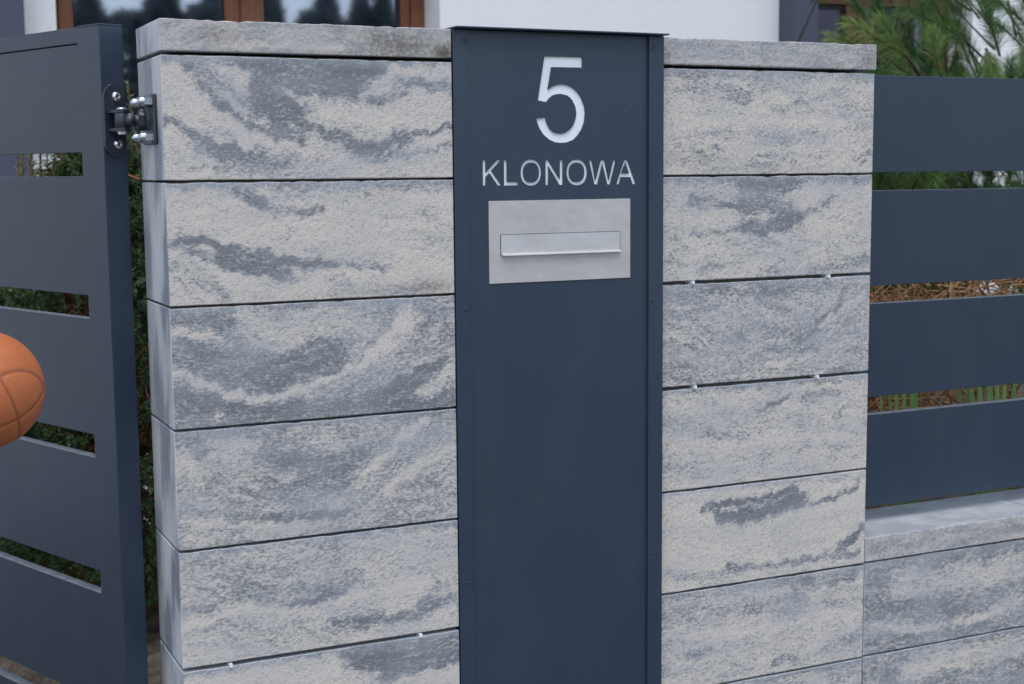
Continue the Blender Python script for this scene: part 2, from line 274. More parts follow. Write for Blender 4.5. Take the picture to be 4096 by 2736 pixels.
# pattern bands of each block face and letter outlines, in millimetres / tenths of millimetres
TONE = {"L1":[0.12,[[0.72,13,[[4,194],[114,195],[228,196],[492,200]]],[0.95,20,[[114,191],[181,188],[275,186],[359,183]]],[0.95,41,[[181,172],[250,165],[312,162]]],[0.9,13,[[47,180],[63,153],[93,123],[133,92],[178,73],[208,59]]],[0.62,20,[[62,174],[90,158],[123,132],[156,110]]],[0.1,13,[[127,180],[148,154],[152,128]]],[0.95,27,[[166,124],[198,115],[230,97]]],[0.92,20,[[148,154],[168,132],[179,106],[201,82],[224,71]]],[0.95,23,[[260,82],[296,66],[332,52],[368,52],[406,66]]],[0.9,9,[[406,69],[457,80],[493,90]]],[0.25,8,[[162,168],[192,148],[221,133]]],[0.15,14,[[221,133],[273,125],[309,125]]],[0.12,21,[[302,121],[333,107],[369,89],[394,103],[483,123]]],[0.35,14,[[244,100],[296,89],[357,73]]],[0.12,10,[[213,84],[260,68],[295,52],[310,46]]],[0.85,14,[[400,165],[445,159],[494,153]]],[0.75,14,[[341,126],[383,135],[410,145]]],[0.15,12,[[383,172],[408,182],[458,187],[494,179]]],[0.3,7,[[327,155],[371,158],[396,170]]],[0.12,16,[[400,136],[493,132]]],[0.1,18,[[11,156],[45,118],[99,88],[144,68],[189,57],[224,53]]],[0.1,9,[[224,47],[283,41]]],[0.88,12,[[-2,100],[22,90],[54,70],[91,55],[131,42],[165,30],[200,26]]],[0.75,18,[[58,53],[86,44],[120,31]]],[0.85,6,[[200,28],[235,31],[271,35]]],[0.8,5,[[22,31],[46,22],[77,20],[131,19]]],[0.6,13,[[86,20],[153,19],[167,10]]],[0.6,7,[[176,10],[234,5],[282,9]]],[0.5,14,[[145,53],[177,44],[212,39]]],[0.45,7,[[44,101],[88,83],[114,61]]],[0.8,9,[[343,32],[381,36]]],[0.6,12,[[393,38],[443,48],[492,59]]],[0.1,8,[[331,37],[381,48],[431,64],[493,76]]]]],"L2":[0.1,[[0.68,12,[[2,-2],[115,-5],[231,-8],[495,-6]]],[0.75,7,[[15,-11],[44,-14]]],[0.85,13,[[104,-15],[137,-26],[160,-43]]],[0.85,10,[[167,-45],[194,-51],[230,-54],[261,-49]]],[0.35,14,[[179,-29],[254,-26]]],[0.55,12,[[207,-13],[490,-15]]],[0.6,7,[[329,-28],[341,-30]]],[0.45,9,[[338,-57],[400,-59],[451,-64]]],[0.95,14,[[14,-97],[50,-91],[89,-108],[135,-118],[169,-124],[192,-132],[239,-138],[287,-135]]],[0.7,12,[[287,-137],[324,-143],[368,-149]]],[0.92,18,[[80,-121],[111,-136],[157,-146],[192,-154]]],[0.8,9,[[191,-159],[210,-167]]],[0.7,13,[[34,-108],[66,-123]]],[0.4,12,[[228,-115],[276,-128],[336,-132]]],[0.5,24,[[17,-134],[43,-158],[87,-180]]],[0.4,18,[[9,-165],[64,-185]]],[0.35,9,[[208,-155],[275,-162]]],[0.45,14,[[274,-183],[311,-180],[398,-191],[462,-184]]],[0.5,7,[[419,-120],[494,-125]]],[0.3,31,[[400,-92],[476,-101]]]]],"L3":[0.48,[[0.7,14,[[5,-207],[187,-200],[484,-204]]],[0.82,18,[[11,-221],[49,-225],[94,-230]]],[0.2,16,[[4,-238],[48,-247],[79,-254]]],[0.3,27,[[112,-228],[162,-270],[209,-266]]],[0.38,28,[[128,-222],[186,-246],[258,-229],[330,-252]]],[0.75,8,[[220,-273],[257,-269],[288,-278]]],[0.75,9,[[326,-225],[351,-236],[371,-242]]],[0.85,34,[[36,-278],[91,-298],[160,-314],[231,-311],[268,-300]]],[0.85,25,[[57,-300],[113,-331],[160,-337],[195,-328]]],[0.75,18,[[9,-270],[24,-289]]],[0.1,17,[[-1,-305],[23,-313],[67,-335],[113,-354],[159,-360],[207,-347],[255,-336],[304,-319]]],[0.1,31,[[319,-313],[367,-277],[393,-243],[406,-220]]],[0.1,11,[[206,-352],[279,-365],[316,-365],[379,-340],[430,-315],[490,-297]]],[0.55,11,[[316,-346],[366,-323],[405,-297],[444,-263]]],[0.92,23,[[5,-337],[44,-353],[89,-377],[158,-388],[230,-379],[278,-381],[353,-372],[391,-353],[430,-339],[469,-322]]],[0.9,21,[[10,-369],[66,-385],[158,-392],[254,-388],[353,-387],[481,-384]]],[0.75,20,[[9,-387],[88,-393]]],[0.35,17,[[432,-373],[469,-347],[490,-329]]],[0.35,5,[[70,-380],[93,-385]]],[0.75,14,[[440,-222],[452,-244],[429,-262]]],[0.6,19,[[478,-216],[477,-277]]]]],"L4":[0.48,[[0.75,14,[[4,-403],[181,-405],[491,-406]]],[0.6,14,[[6,-417],[157,-423]]],[0.35,14,[[64,-429],[133,-435]]],[0.85,7,[[19,-432],[53,-435]]],[0.28,18,[[59,-445],[109,-456],[155,-477],[191,-495]]],[0.35,20,[[9,-451],[44,-489]]],[0.82,19,[[149,-453],[191,-471],[239,-473],[288,-466],[326,-460]]],[0.78,21,[[215,-483],[288,-495]]],[0.7,26,[[178,-526],[238,-521],[275,-520]]],[0.62,34,[[62,-491],[131,-517],[178,-531]]],[0.2,14,[[200,-423],[228,-434],[277,-448]]],[0.12,22,[[434,-418],[389,-446],[363,-473],[325,-499]]],[0.3,17,[[325,-503],[287,-533],[237,-547]]],[0.25,27,[[480,-472],[414,-502],[362,-531]]],[0.6,8,[[492,-505],[426,-538],[374,-560],[323,-574]]],[0.25,7,[[492,-525],[439,-549],[400,-562]]],[0.15,16,[[6,-550],[60,-560],[129,-570],[200,-581],[298,-585]]],[0.85,9,[[141,-558],[201,-565],[249,-565],[299,-564]]],[0.75,9,[[34,-578],[59,-574]]],[0.3,16,[[14,-580],[129,-587],[200,-591]]],[0.55,17,[[224,-598],[478,-588]]]]],"L5":[0.27,[[0.66,14,[[5,-603],[160,-599],[332,-600],[493,-606]]],[0.5,42,[[20,-640],[88,-656],[159,-658],[256,-642]]],[0.85,12,[[122,-691],[157,-704],[205,-714],[242,-708],[292,-695]]],[0.7,19,[[99,-676],[158,-687],[230,-689],[305,-677]]],[0.7,11,[[6,-696],[52,-698],[99,-693]]],[0.06,19,[[5,-727],[63,-718],[110,-711],[181,-727],[229,-730]]],[0.06,22,[[254,-722],[292,-717],[355,-711],[433,-706]]],[0.9,12,[[258,-756],[303,-757],[354,-763],[406,-763],[445,-758]]],[0.85,12,[[419,-742],[485,-744]]],[0.7,12,[[265,-772],[316,-770]]],[0.4,19,[[180,-764],[278,-779]]],[0.38,42,[[85,-743],[180,-762]]],[0.1,18,[[4,-778],[84,-781]]],[0.25,12,[[405,-783],[485,-784]]]]],"L6":[0.15,[[0.62,12,[[3,-804],[179,-803],[493,-806]]],[0.88,37,[[302,-820],[378,-834],[484,-828]]],[0.88,20,[[352,-863],[417,-855],[484,-853]]],[0.08,26,[[36,-823],[154,-833],[264,-843]]],[0.08,22,[[430,-883],[491,-885]]]]],"LC":[0.42,[[0.25,12,[[0,209],[92,218],[205,215],[299,215]]],[0.3,9,[[1,237],[93,229]]]]],"R1":[0.2,[[0.62,16,[[923,190],[1163,192],[1406,191]]],[0.45,21,[[943,160],[1036,158],[1099,145]]],[0.6,12,[[1035,168],[1088,155],[1110,145]]],[0.55,14,[[1120,170],[1185,176],[1229,161],[1218,146]]],[0.85,7,[[1164,122],[1208,130],[1230,136]]],[0.5,15,[[1241,139],[1297,156],[1342,166],[1319,188]]],[0.08,23,[[954,91],[1121,106],[1253,100],[1343,102]]],[0.5,11,[[995,77],[1047,78],[1079,74]]],[0.9,9,[[1028,53],[1047,51]]],[0.9,8,[[991,45],[1012,44]]],[0.85,6,[[1131,41],[1172,40]]],[0.8,6,[[1181,38],[1194,38]]],[0.8,5,[[1126,31],[1139,31]]],[0.38,18,[[1111,69],[1187,69],[1276,65]]],[0.4,20,[[964,30],[1058,21],[1166,20]]],[0.75,9,[[1380,40],[1405,41]]],[0.75,9,[[1359,29],[1385,23]]],[0.6,7,[[1210,29],[1221,17]]],[0.38,33,[[1343,130],[1390,112]]]]],"R2":[0.22,[[0.7,14,[[921,-3],[1058,-6],[1187,-11],[1254,-10],[1402,-9]]],[0.88,20,[[1090,-17],[1165,-23],[1220,-18]]],[0.8,25,[[1101,-44],[1155,-53],[1199,-69],[1217,-82]]],[0.85,11,[[981,-40],[1016,-44],[1058,-55],[1101,-69],[1133,-73]]],[0.7,11,[[975,-54],[1006,-56],[1041,-60]]],[0.92,20,[[1097,-97],[1145,-100],[1199,-94]]],[0.9,8,[[1228,-78],[1266,-70],[1311,-45]]],[0.7,8,[[986,-110],[1038,-108],[1080,-104]]],[0.8,7,[[1112,-115],[1152,-118]]],[0.12,15,[[1221,-58],[1254,-48],[1299,-28]]],[0.1,22,[[1260,-105],[1323,-69],[1380,-54]]],[0.1,20,[[1256,-123],[1369,-85]]],[0.15,14,[[934,-86],[996,-77],[1048,-82],[1067,-89]]],[0.15,4,[[1127,-78],[1166,-81],[1211,-96]]],[0.8,6,[[922,-159],[971,-168]]],[0.85,7,[[1001,-173],[1038,-172],[1098,-165]]],[0.5,11,[[1059,-125],[1167,-131]]],[0.4,7,[[1313,-139],[1359,-122],[1393,-112]]],[0.4,16,[[1113,-151],[1234,-159]]],[0.75,8,[[1146,-183],[1212,-186]]],[0.6,22,[[1257,-193],[1325,-184],[1395,-172]]],[0.15,9,[[935,-184],[1103,-180]]]]],"R3":[0.45,[[0.66,23,[[922,-221],[990,-220],[1066,-212],[1143,-209]]],[0.65,15,[[1117,-229],[1249,-222],[1317,-223]]],[0.85,11,[[1277,-290],[1318,-270],[1337,-244],[1342,-228]]],[0.8,12,[[1219,-320],[1251,-320],[1278,-303]]],[0.12,18,[[1294,-291],[1332,-273],[1373,-248],[1395,-235]]],[0.25,20,[[1117,-240],[1157,-266],[1210,-282]]],[0.2,13,[[922,-297],[966,-303],[1004,-320]]],[0.75,8,[[922,-309],[966,-318],[1011,-338]]],[0.75,8,[[1145,-342],[1198,-341]]],[0.3,17,[[942,-338],[1042,-355],[1068,-368]]],[0.3,18,[[1145,-373],[1279,-359],[1361,-330]]],[0.6,13,[[922,-377],[1017,-386]]],[0.85,8,[[1055,-378],[1088,-376]]],[0.6,11,[[1292,-349],[1360,-303],[1396,-287]]],[0.5,10,[[1094,-396],[1390,-391]]]]],"R4":[0.22,[[0.62,13,[[921,-406],[1105,-403],[1239,-405],[1401,-411]]],[0.82,10,[[1095,-465],[1139,-459],[1172,-449],[1205,-437]]],[0.7,11,[[1239,-441],[1285,-435],[1331,-437]]],[0.5,18,[[936,-465],[978,-485],[1063,-501],[1107,-509]]],[0.38,26,[[1041,-448],[1150,-483],[1286,-463]]],[0.08,20,[[936,-517],[1063,-529],[1173,-515],[1357,-527]]],[0.5,11,[[989,-535],[1042,-549]]],[0.45,18,[[926,-553],[1000,-569]]],[0.5,5,[[1140,-534],[1230,-546]]],[0.5,5,[[1060,-573],[1101,-566]]],[0.5,5,[[1311,-552],[1393,-549]]],[0.1,11,[[926,-589],[1064,-592]]]]],"R5":[0.06,[[0.4,9,[[919,-603],[1145,-606],[1401,-617]]],[0.95,13,[[1018,-640],[1052,-635],[1114,-637],[1177,-633],[1225,-622]]],[0.95,22,[[1052,-660],[1114,-667],[1177,-658],[1242,-646]]],[0.8,10,[[1242,-659],[1308,-656],[1374,-640],[1388,-628]]],[0.25,10,[[1281,-631],[1357,-633]]],[0.3,9,[[1055,-639],[1083,-653]]],[0.92,16,[[1343,-759],[1377,-741],[1400,-724]]],[0.75,12,[[1068,-766],[1179,-775],[1277,-771],[1395,-777]]],[0.55,14,[[937,-765],[1022,-776],[1069,-777]]],[0.35,10,[[992,-799],[1378,-797]]]]],"R6":[0.25,[[0.66,16,[[920,-807],[1180,-805],[1402,-806]]],[0.75,22,[[1245,-822],[1311,-820],[1379,-817]]],[0.5,32,[[932,-841],[1054,-864],[1246,-858]]],[0.4,22,[[1295,-865],[1380,-862]]],[0.1,24,[[993,-890],[1149,-902],[1313,-898],[1381,-905]]],[0.75,13,[[978,-936],[1030,-925]]],[0.85,13,[[1179,-973],[1231,-973]]],[0.6,14,[[1314,-963],[1399,-953]]],[0.4,18,[[926,-952],[1086,-972]]]]],"R7":[0.4,[[0.7,16,[[993,-995],[1401,-1008]]]]],"RC":[0.45,[[0.18,11,[[922,209],[1098,210],[1251,208]]]]],"W1":[0.62,[[0.7,25,[[1412,-811],[1654,-802],[1842,-810]]],[0.78,42,[[1435,-860],[1488,-899],[1568,-910]]],[0.35,39,[[1500,-861],[1702,-859],[1844,-859]]],[0.22,25,[[1437,-941],[1570,-963],[1707,-963],[1848,-938]]],[0.7,16,[[1417,-988],[1661,-987]]]]],"W2":[0.6,[[0.66,21,[[1417,-1010],[1851,-1006]]],[0.35,32,[[1528,-1049],[1710,-1045],[1852,-1040]]]]],"WC":[0.45,[[0.6,14,[[1586,-779],[1792,-768],[1840,-766]]]]]}
GLYPHS = [["K",[[5504,313],[5565,313],[5562,99],[5781,312],[5863,311],[5671,128],[5866,-130],[5788,-130],[5631,87],[5560,20],[5558,-129],[5504,-129]]],["L",[[5910,311],[5972,311],[5968,-71],[6187,-75],[6186,-132],[5910,-132]]],["O",[[6643,87],[6640,43],[6633,7],[6622,-26],[6606,-56],[6587,-81],[6564,-102],[6537,-119],[6508,-131],[6475,-138],[6436,-140],[6397,-137],[6364,-129],[6335,-117],[6309,-99],[6286,-78],[6268,-52],[6253,-23],[6242,10],[6236,47],[6234,91],[6237,135],[6244,171],[6255,204],[6270,233],[6289,258],[6312,279],[6338,296],[6368,308],[6400,316],[6439,318],[6479,315],[6511,308],[6541,295],[6567,278],[6589,257],[6608,231],[6623,201],[6634,168],[6641,132]]],["Oi",[[6594,88],[6592,54],[6587,26],[6578,0],[6566,-22],[6552,-42],[6535,-58],[6515,-71],[6493,-80],[6468,-85],[6438,-87],[6409,-85],[6384,-79],[6362,-69],[6343,-56],[6326,-39],[6312,-19],[6301,3],[6293,29],[6288,57],[6286,90],[6288,124],[6294,152],[6302,177],[6314,200],[6328,219],[6345,235],[6365,248],[6387,258],[6412,263],[6441,265],[6471,263],[6495,257],[6517,247],[6537,234],[6554,218],[6568,198],[6579,175],[6587,150],[6592,122]]],["N",[[6724,307],[6783,307],[7007,-34],[7011,306],[7072,305],[7069,-135],[7002,-134],[6778,204],[6779,-135],[6723,-134]]],["O",[[7564,83],[7562,39],[7555,3],[7543,-30],[7527,-59],[7508,-85],[7484,-106],[7457,-123],[7427,-135],[7393,-142],[7353,-144],[7313,-141],[7279,-133],[7250,-120],[7223,-103],[7200,-81],[7180,-56],[7165,-26],[7154,7],[7147,43],[7145,87],[7148,131],[7155,167],[7166,200],[7182,229],[7201,254],[7225,275],[7251,292],[7281,304],[7315,312],[7355,314],[7395,311],[7428,304],[7458,291],[7485,274],[7509,252],[7528,227],[7544,197],[7555,164],[7562,128]]],["Oi",[[7504,85],[7502,51],[7497,23],[7489,-2],[7477,-24],[7463,-43],[7445,-59],[7425,-72],[7403,-81],[7378,-87],[7349,-88],[7319,-86],[7294,-80],[7272,-70],[7252,-57],[7235,-41],[7221,-21],[7210,1],[7202,26],[7197,54],[7195,87],[7197,121],[7202,148],[7210,173],[7222,195],[7236,215],[7254,231],[7273,244],[7296,253],[7320,258],[7350,260],[7380,258],[7404,252],[7426,243],[7446,230],[7463,213],[7478,194],[7489,171],[7497,146],[7502,118]]],["W",[[7600,303],[7663,303],[7734,-62],[7842,302],[7921,301],[8007,-65],[8099,300],[8161,300],[8035,-137],[7978,-136],[7872,243],[7771,-134],[7710,-133]]],["A",[[8328,302],[8396,301],[8574,-135],[8504,-138],[8455,-8],[8259,-6],[8224,-137],[8163,-137]]],["Ai",[[8352,258],[8428,54],[8273,56]]],["5",[[6716,2118],[7469,2121],[7469,1938],[6855,1935],[6782,1543],[6871,1596],[6957,1626],[7043,1639],[7150,1630],[7252,1596],[7354,1526],[7444,1421],[7508,1269],[7528,1134],[7507,976],[7455,851],[7377,744],[7274,658],[7146,618],[7030,609],[6916,622],[6802,667],[6689,752],[6614,854],[6570,952],[6548,1036],[6736,1053],[6753,966],[6816,855],[6866,810],[6942,779],[7031,768],[7134,793],[7223,850],[7288,934],[7332,1042],[7345,1143],[7323,1256],[7264,1361],[7213,1414],[7149,1449],[7027,1471],[6946,1464],[6870,1440],[6807,1390],[6743,1323],[6580,1352]]]]


# ---------------------------------------------------------------- setting
bxo('ground', -60, 60, -3.0, 60, -1.6, -1.25, SOIL)['kind'] = 'structure'
tag(bxo('road', -60, 60, -60, -3.05, -1.6, -1.33, PAVE), kind='structure')
tag(bxo('pavement', -60, 60, -3.0, 0.0, -1.25, -1.246, PAVE), kind='structure')
def clods(name, x0, x1, y0, y1, z, amp, n, step, matr):
    nx = int((x1-x0)/step)+1; ny = int((y1-y0)/step)+1
    X, Y = np.meshgrid(np.linspace(x0, x1, nx), np.linspace(y0, y1, ny))
    H = np.zeros_like(X)
    for _ in range(n):
        cx, cy, rr = rng.uniform(x0, x1), rng.uniform(y0, y1), rng.uniform(.012, .05)
        i0, i1 = np.searchsorted(X[0], [cx-rr, cx+rr]); j0, j1 = np.searchsorted(Y[:, 0], [cy-rr, cy+rr])
        d = ((X[j0:j1, i0:i1]-cx)**2+(Y[j0:j1, i0:i1]-cy)**2)/rr**2
        H[j0:j1, i0:i1] = np.maximum(H[j0:j1, i0:i1], np.sqrt(np.clip(1-d, 0, 1))*rr*.7)
    H += rng.normal(0, .0015, H.shape)
    v = np.stack([X, Y, z+H*amp], -1).reshape(-1, 3)
    f = [(j*nx+i, j*nx+i+1, (j+1)*nx+i+1, (j+1)*nx+i) for j in range(ny-1) for i in range(nx-1)]
    me = pydata(name, v, f); o = obj(name, me, matr); o['kind'] = 'stuff'; return o
clods('loose_soil', -.5, .6, .62, 2.2, -1.252, 1.0, 1500, .012, SOIL)
b = bmesh.new(); box(b, 1.40, 4.4, .222, 3.2, -1.26, -.965); tag(obj('garden_bed', b, SOIL), kind='structure')
clods('bed_clods', 1.42, 2.9, .23, 1.3, -.968, 1.2, 1500, .011, SOIL)
tag(bxo('terrace', -3.5, 6.5, 2.35, 3.5, -1.262, -1.15, SLAB), kind='structure')

# ---------------------------------------------------------------- marbled block masonry
def seg_d(px, pz, a, c):
    ax_, az = a; bx, bz = c; dx, dz = bx-ax_, bz-az; L2 = dx*dx+dz*dz+1e-12
    tt = np.clip(((px-ax_)*dx+(pz-az)*dz)/L2, 0, 1); return np.hypot(px-ax_-tt*dx, pz-az-tt*dz)
def tone_field(key, px, pz):
    if key not in TONE: return np.full(px.shape, .45), pz*1.0
    base, st = TONE[key]; T = np.full(px.shape, base+.06, float)
    # wobble the lookup so the bands keep ragged borders
    wx = px + .004*np.sin(pz*173+px*61)+.003*np.sin(px*211+1.3); wz = pz + .003*np.sin(px*137+2)+.002*np.sin(px*320+pz*90)
    fl = np.full(px.shape, 9.)
    for val, w, pts in st:
        d = np.full(px.shape, 9.)
        for a, c in zip(pts, pts[1:]): d = np.minimum(d, seg_d(wx, wz, (a[0]/1000, a[1]/1000), (c[0]/1000, c[1]/1000)))
        hw = w/2000; k = np.clip((hw*(2.15 if val > .34 else 1.15)-d)/(hw*(.95 if val > .34 else .6)+.005), 0, 1); k = k*k*(3-2*k)
        T = T*(1-k)+(min(val, .5+(val-.5)*.86) if val > .5 else val)*k
        if len(pts) > 2 or w > 25: fl = np.minimum(fl, d+.0)
    return T, np.where(fl < 8, fl, pz)
def blk(name, key, x0, x1, z0, z1, y0, y1, parent, dirt=None, rl=.0015, rbl=.0015, step=.0062, topskin=True, seed=0, calm=0):
    """one cast block; perimeter in plan swept up, front face finely divided, arrises chipped"""
    g = np.random.default_rng(seed+int(abs(x0*997)+abs(z0*4001)))
    per = []
    def add(x, y, s, n): per.append((x, y, s, n))
    # front, left to right
    nf = max(3, int((x1-x0)/step))
    for q in np.linspace(x0+rl, x1-.0015, nf): add(q, y0, 0, (0, -1))
    add(x1-.0004, y0+.0004, .3, (.7, -.7)); add(x1, y0+.0015, 1, (1, 0))
    for q in np.linspace(y0+.03, y1-.0015, 7): add(x1, q, 1, (1, 0))
    for q in np.linspace(x1-.0015, x0+rbl, 8): add(q, y1, 1, (0, 1))
    if rbl > .005:
        for a in np.linspace(15, 75, 5): add(x0+rbl-rbl*math.sin(R(a)), y1-rbl+rbl*math.cos(R(a)), 1, (-math.sin(R(a)), math.cos(R(a))))
    for q in np.linspace(y1-rbl, y0+rl+.004, 18): add(x0, q, 1, (-1, 0))
    for a in (20, 45, 70): add(x0+rl-rl*math.cos(R(a)), y0+rl-rl*math.sin(R(a)), .5, (-.7, -.7))
    per = np.array([(a, c, s, n[0], n[1]) for a, c, s, n in per]); n = len(per)
    nz = max(4, int((z1-z0)/step)); zs = np.concatenate([[z0, z0+.0012], np.linspace(z0+.006, z1-.006, nz), [z1-.0012, z1]])
    V = np.zeros((len(zs), n, 3)); ins = np.zeros(len(zs)); ins[0] = ins[-1] = .0013
    for i, z in enumerate(zs):
        V[i, :, 0] = per[:, 0]-per[:, 3]*ins[i]; V[i, :, 1] = per[:, 1]-per[:, 4]*ins[i]; V[i, :, 2] = z
    rough_n = g.normal(0, 1, n)
    chip = np.convolve(np.concatenate([rough_n, rough_n[:4]]), np.ones(3)/3, 'same')[:n]
    fr = (per[:, 2] < .9)*1.0+.35
    V[-1, :, 2] += np.clip(chip-.6, -2, .6)*.00042*fr; V[-2, :, 2] += np.clip(chip-.6, -2, .6)*.0004*fr
    chip2 = np.convolve(g.normal(0, 1, n+4), np.ones(3)/3, 'same')[:n]
    V[0, :, 2] += np.clip(chip2+.6, -.6, 2)*.0003*fr; V[1, :, 2] += np.clip(chip2+.6, -.6, 2)*.00025*fr
    for _ in range(10):   # a few bigger nicks on the arrises
        c = g.integers(0, nf); k = np.exp(-((np.arange(n)-c)/1.2)**2)*g.uniform(.0005, .0014)
        V[-1, :, 2] -= k; V[-1, :, 1] += k*.7; V[-2, :, 2] -= k*.6
    V[2:-2, :nf, 1] += g.normal(0, .00012, (len(zs)-4, nf))
    v = V.reshape(-1, 3); f = []
    for i in range(len(zs)-1):
        for k in range(n): k2 = (k+1) % n; f.append((i*n+k, i*n+k2, (i+1)*n+k2, (i+1)*n+k))
    f.append(tuple(range(n))[::-1]); f.append(tuple((len(zs)-1)*n+k for k in range(n)))
    me = pydata(name, v, f)
    tone, flow = tone_field(key, v[:, 0], v[:, 2])
    side = np.tile(per[:, 2], len(zs))
    L = np.where(side > .4)[0]
    tone[L] = .5+.4*np.sin(v[L, 1]*38+v[L, 2]*3.1+z0*20)*np.cos(v[L, 2]*17+z0*50)
    h = (z1-v[:, 2]); ed = np.clip(1-h/(.012+.006*np.sin(v[:, 0]*23+z0*31)), 0, 1)*.9 if topskin else v[:, 0]*0
    d = np.zeros(len(v))
    for (cx, cz, rx, rz, a) in (dirt or []): d = np.maximum(d, a*np.exp(-((v[:, 0]-cx)/rx)**2-((v[:, 2]-cz)/rz)**2))
    d *= side < .9
    for nm, arr in (('tone', tone), ('side', side), ('edge', ed), ('dirt', d), ('calm', d*0+calm), ('flow', flow)):
        at = me.attributes.new(nm, 'FLOAT', 'POINT'); at.data.foreach_set('value', arr.astype(np.float32))
    return obj(name, me, CONC, parent)

GZ = -1.25
XP, XQ, XE, YR = .4935, .9155, 1.4064, .0098
def core(x0, x1, y0, y1, z1, parent): return bxo('grout_core', x0, x1, y0, y1, GZ-.05, z1, MORTAR, parent)
pl = thing('stone_pillar', 'grey and beige marbled block pillar left of the letterbox panel, carrying the gate hinge', 'pillar', (.25, .1, GZ))
blk('cap_stone', 'LC', 0, XP, .2037, .2535, 0, .2, pl, rbl=.013, topskin=False, calm=1,
    dirt=[(.09, .228, .06, .02, .5), (.30, .24, .10, .02, .3), (.40, .222, .09, .03, .7), (.48, .212, .03, .02, .95), (.36, .235, .03, .02, .6), (.25, .207, .3, .004, .5)])
keys = ['L1', 'L2', 'L3', 'L4', 'L5', 'L6', None]
for k in range(7):
    zt = .1975 if k == 0 else -.2*(k-1)-.0019-(.0012 if k == 5 else 0)
    zb = -.2*k+.0017+(.0012 if k == 4 else 0)
    dr = {1: [(.45, -.185, .06, .018, .55), (.35, -.19, .2, .01, .35)], 3: [(.3, -.59, .3, .01, .2)]}.get(k)
    blk('stone_block', keys[k] or '', 0, XP, max(zb, GZ), zt, 0, .2, pl, rbl=.017, dirt=dr, seed=k)
core(.022, XP-.004, .02, .178, .2, pl)
pr = thing('stone_pillar', 'marbled block pillar between the letterbox panel and the slat fence', 'pillar', (1.16, .1, GZ))
blk('cap_stone', 'RC', XQ, XE+.0025, .2037, .2535, YR-.002, .2, pr, topskin=False, calm=1, dirt=[(.93, .222, .02, .02, .45), (1.28, .22, .1, .03, .22), (1.39, .212, .03, .03, .45), (1.1, .206, .4, .003, .6)], seed=20)
keys = ['R1', 'R2', 'R3', 'R4', 'R5', 'R6', 'R7']
for k in range(7):
    wide = lambda j: .0012 if j in (1, 2) else 0
    zt = .1975 if k == 0 else -.2*(k-1)-.0019-wide(k-1)
    zb = -.2*k+.0017+wide(k)
    dr = {0: [(1.0, .03, .12, .02, .3), (1.15, .012, .2, .01, .3)], 2: [(.96, -.36, .06, .04, .35)]}.get(k)
    blk('stone_block', keys[k], XQ, XE, max(zb, GZ), zt, YR, .2, pr, dirt=dr, seed=30+k)
core(XQ+.004, XE-.022, YR+.022, .178, .2, pr)
lw = thing('low_wall', 'low marbled block wall under the slat fence', 'wall', (2.4, .1, GZ))
YW = YR+.003
for i in range(4):
    xa = XE+.0045+i*.503; xb = xa+.5005
    blk('cap_stone', 'WC' if i == 0 else '', xa, xb, -.7975, -.7465, YW-.002, .212, lw, topskin=False, calm=1, seed=50+i, dirt=[(1.82, -.775, .07, .015, .4)] if i == 0 else None)
    blk('stone_block', 'W1' if i == 0 else '', xa, xb, -.9985, -.801, YW, .2, lw, seed=60+i)
    blk('stone_block', 'W2' if i == 0 else '', xa, xb, -1.1985, -1.0015, YW, .2, lw, seed=70+i)
    blk('stone_block', '', xa, xb, GZ, -1.2015, YW, .2, lw, seed=80+i)
bxo('grout_core', XE+.01, XE+2.0, YW+.02, .19, GZ-.05, -.80, MORTAR, lw)

# white wedges left in the joints
def wedge(x, z, y0, label, w=.0052, flip=0):
    b = bmesh.new()
    z0, z1 = z-.0042, z+.0021
    vs = [b.verts.new(p) for p in [(x-w/2, y0-.0045, z0+.0004), (x+w/2, y0-.0045, z0+.0004), (x+w/2, y0-.0045, z1), (x-w/2, y0-.0045, z1), (x-w/2, y0+.03, z-.0012), (x+w/2, y0+.03, z-.0012), (x+w/2, y0+.03, z+.0012), (x-w/2, y0+.03, z+.0012), (x-w/2, y0-.0002, z0), (x+w/2, y0-.0002, z0)]]
    for f in [(0, 1, 2, 3), (1, 9, 5, 6, 2), (0, 3, 7, 4, 8), (3, 2, 6, 7), (4, 7, 6, 5), (8, 4, 5, 9), (0, 8, 9, 1)]: b.faces.new([vs[i] for i in f])
    bmesh.ops.recalc_face_normals(b, faces=b.faces)
    o = obj('joint_wedge', b, PLAST, None, loc=(x, y0, z)); tag(o, label, 'wedge', 'white plastic wedges in the block joints'); return o
wedge(.0793, -.8015, 0, 'white joint wedge near the lower left corner of the left pillar')
wedge(.4189, -.8005, 0, 'white joint wedge low in the left pillar, nearest the letterbox panel')
wedge(.9852, -.1995, YR, 'upper white joint wedge in the right pillar, beside the letterbox panel')
wedge(1.301, -.1995, YR, 'upper white joint wedge in the right pillar, nearest the slat fence')
wedge(.9917, -.3995, YR, 'lower white joint wedge in the right pillar, beside the letterbox panel')
wedge(1.2776, -.3995, YR, 'lower white joint wedge in the right pillar, nearest the slat fence')

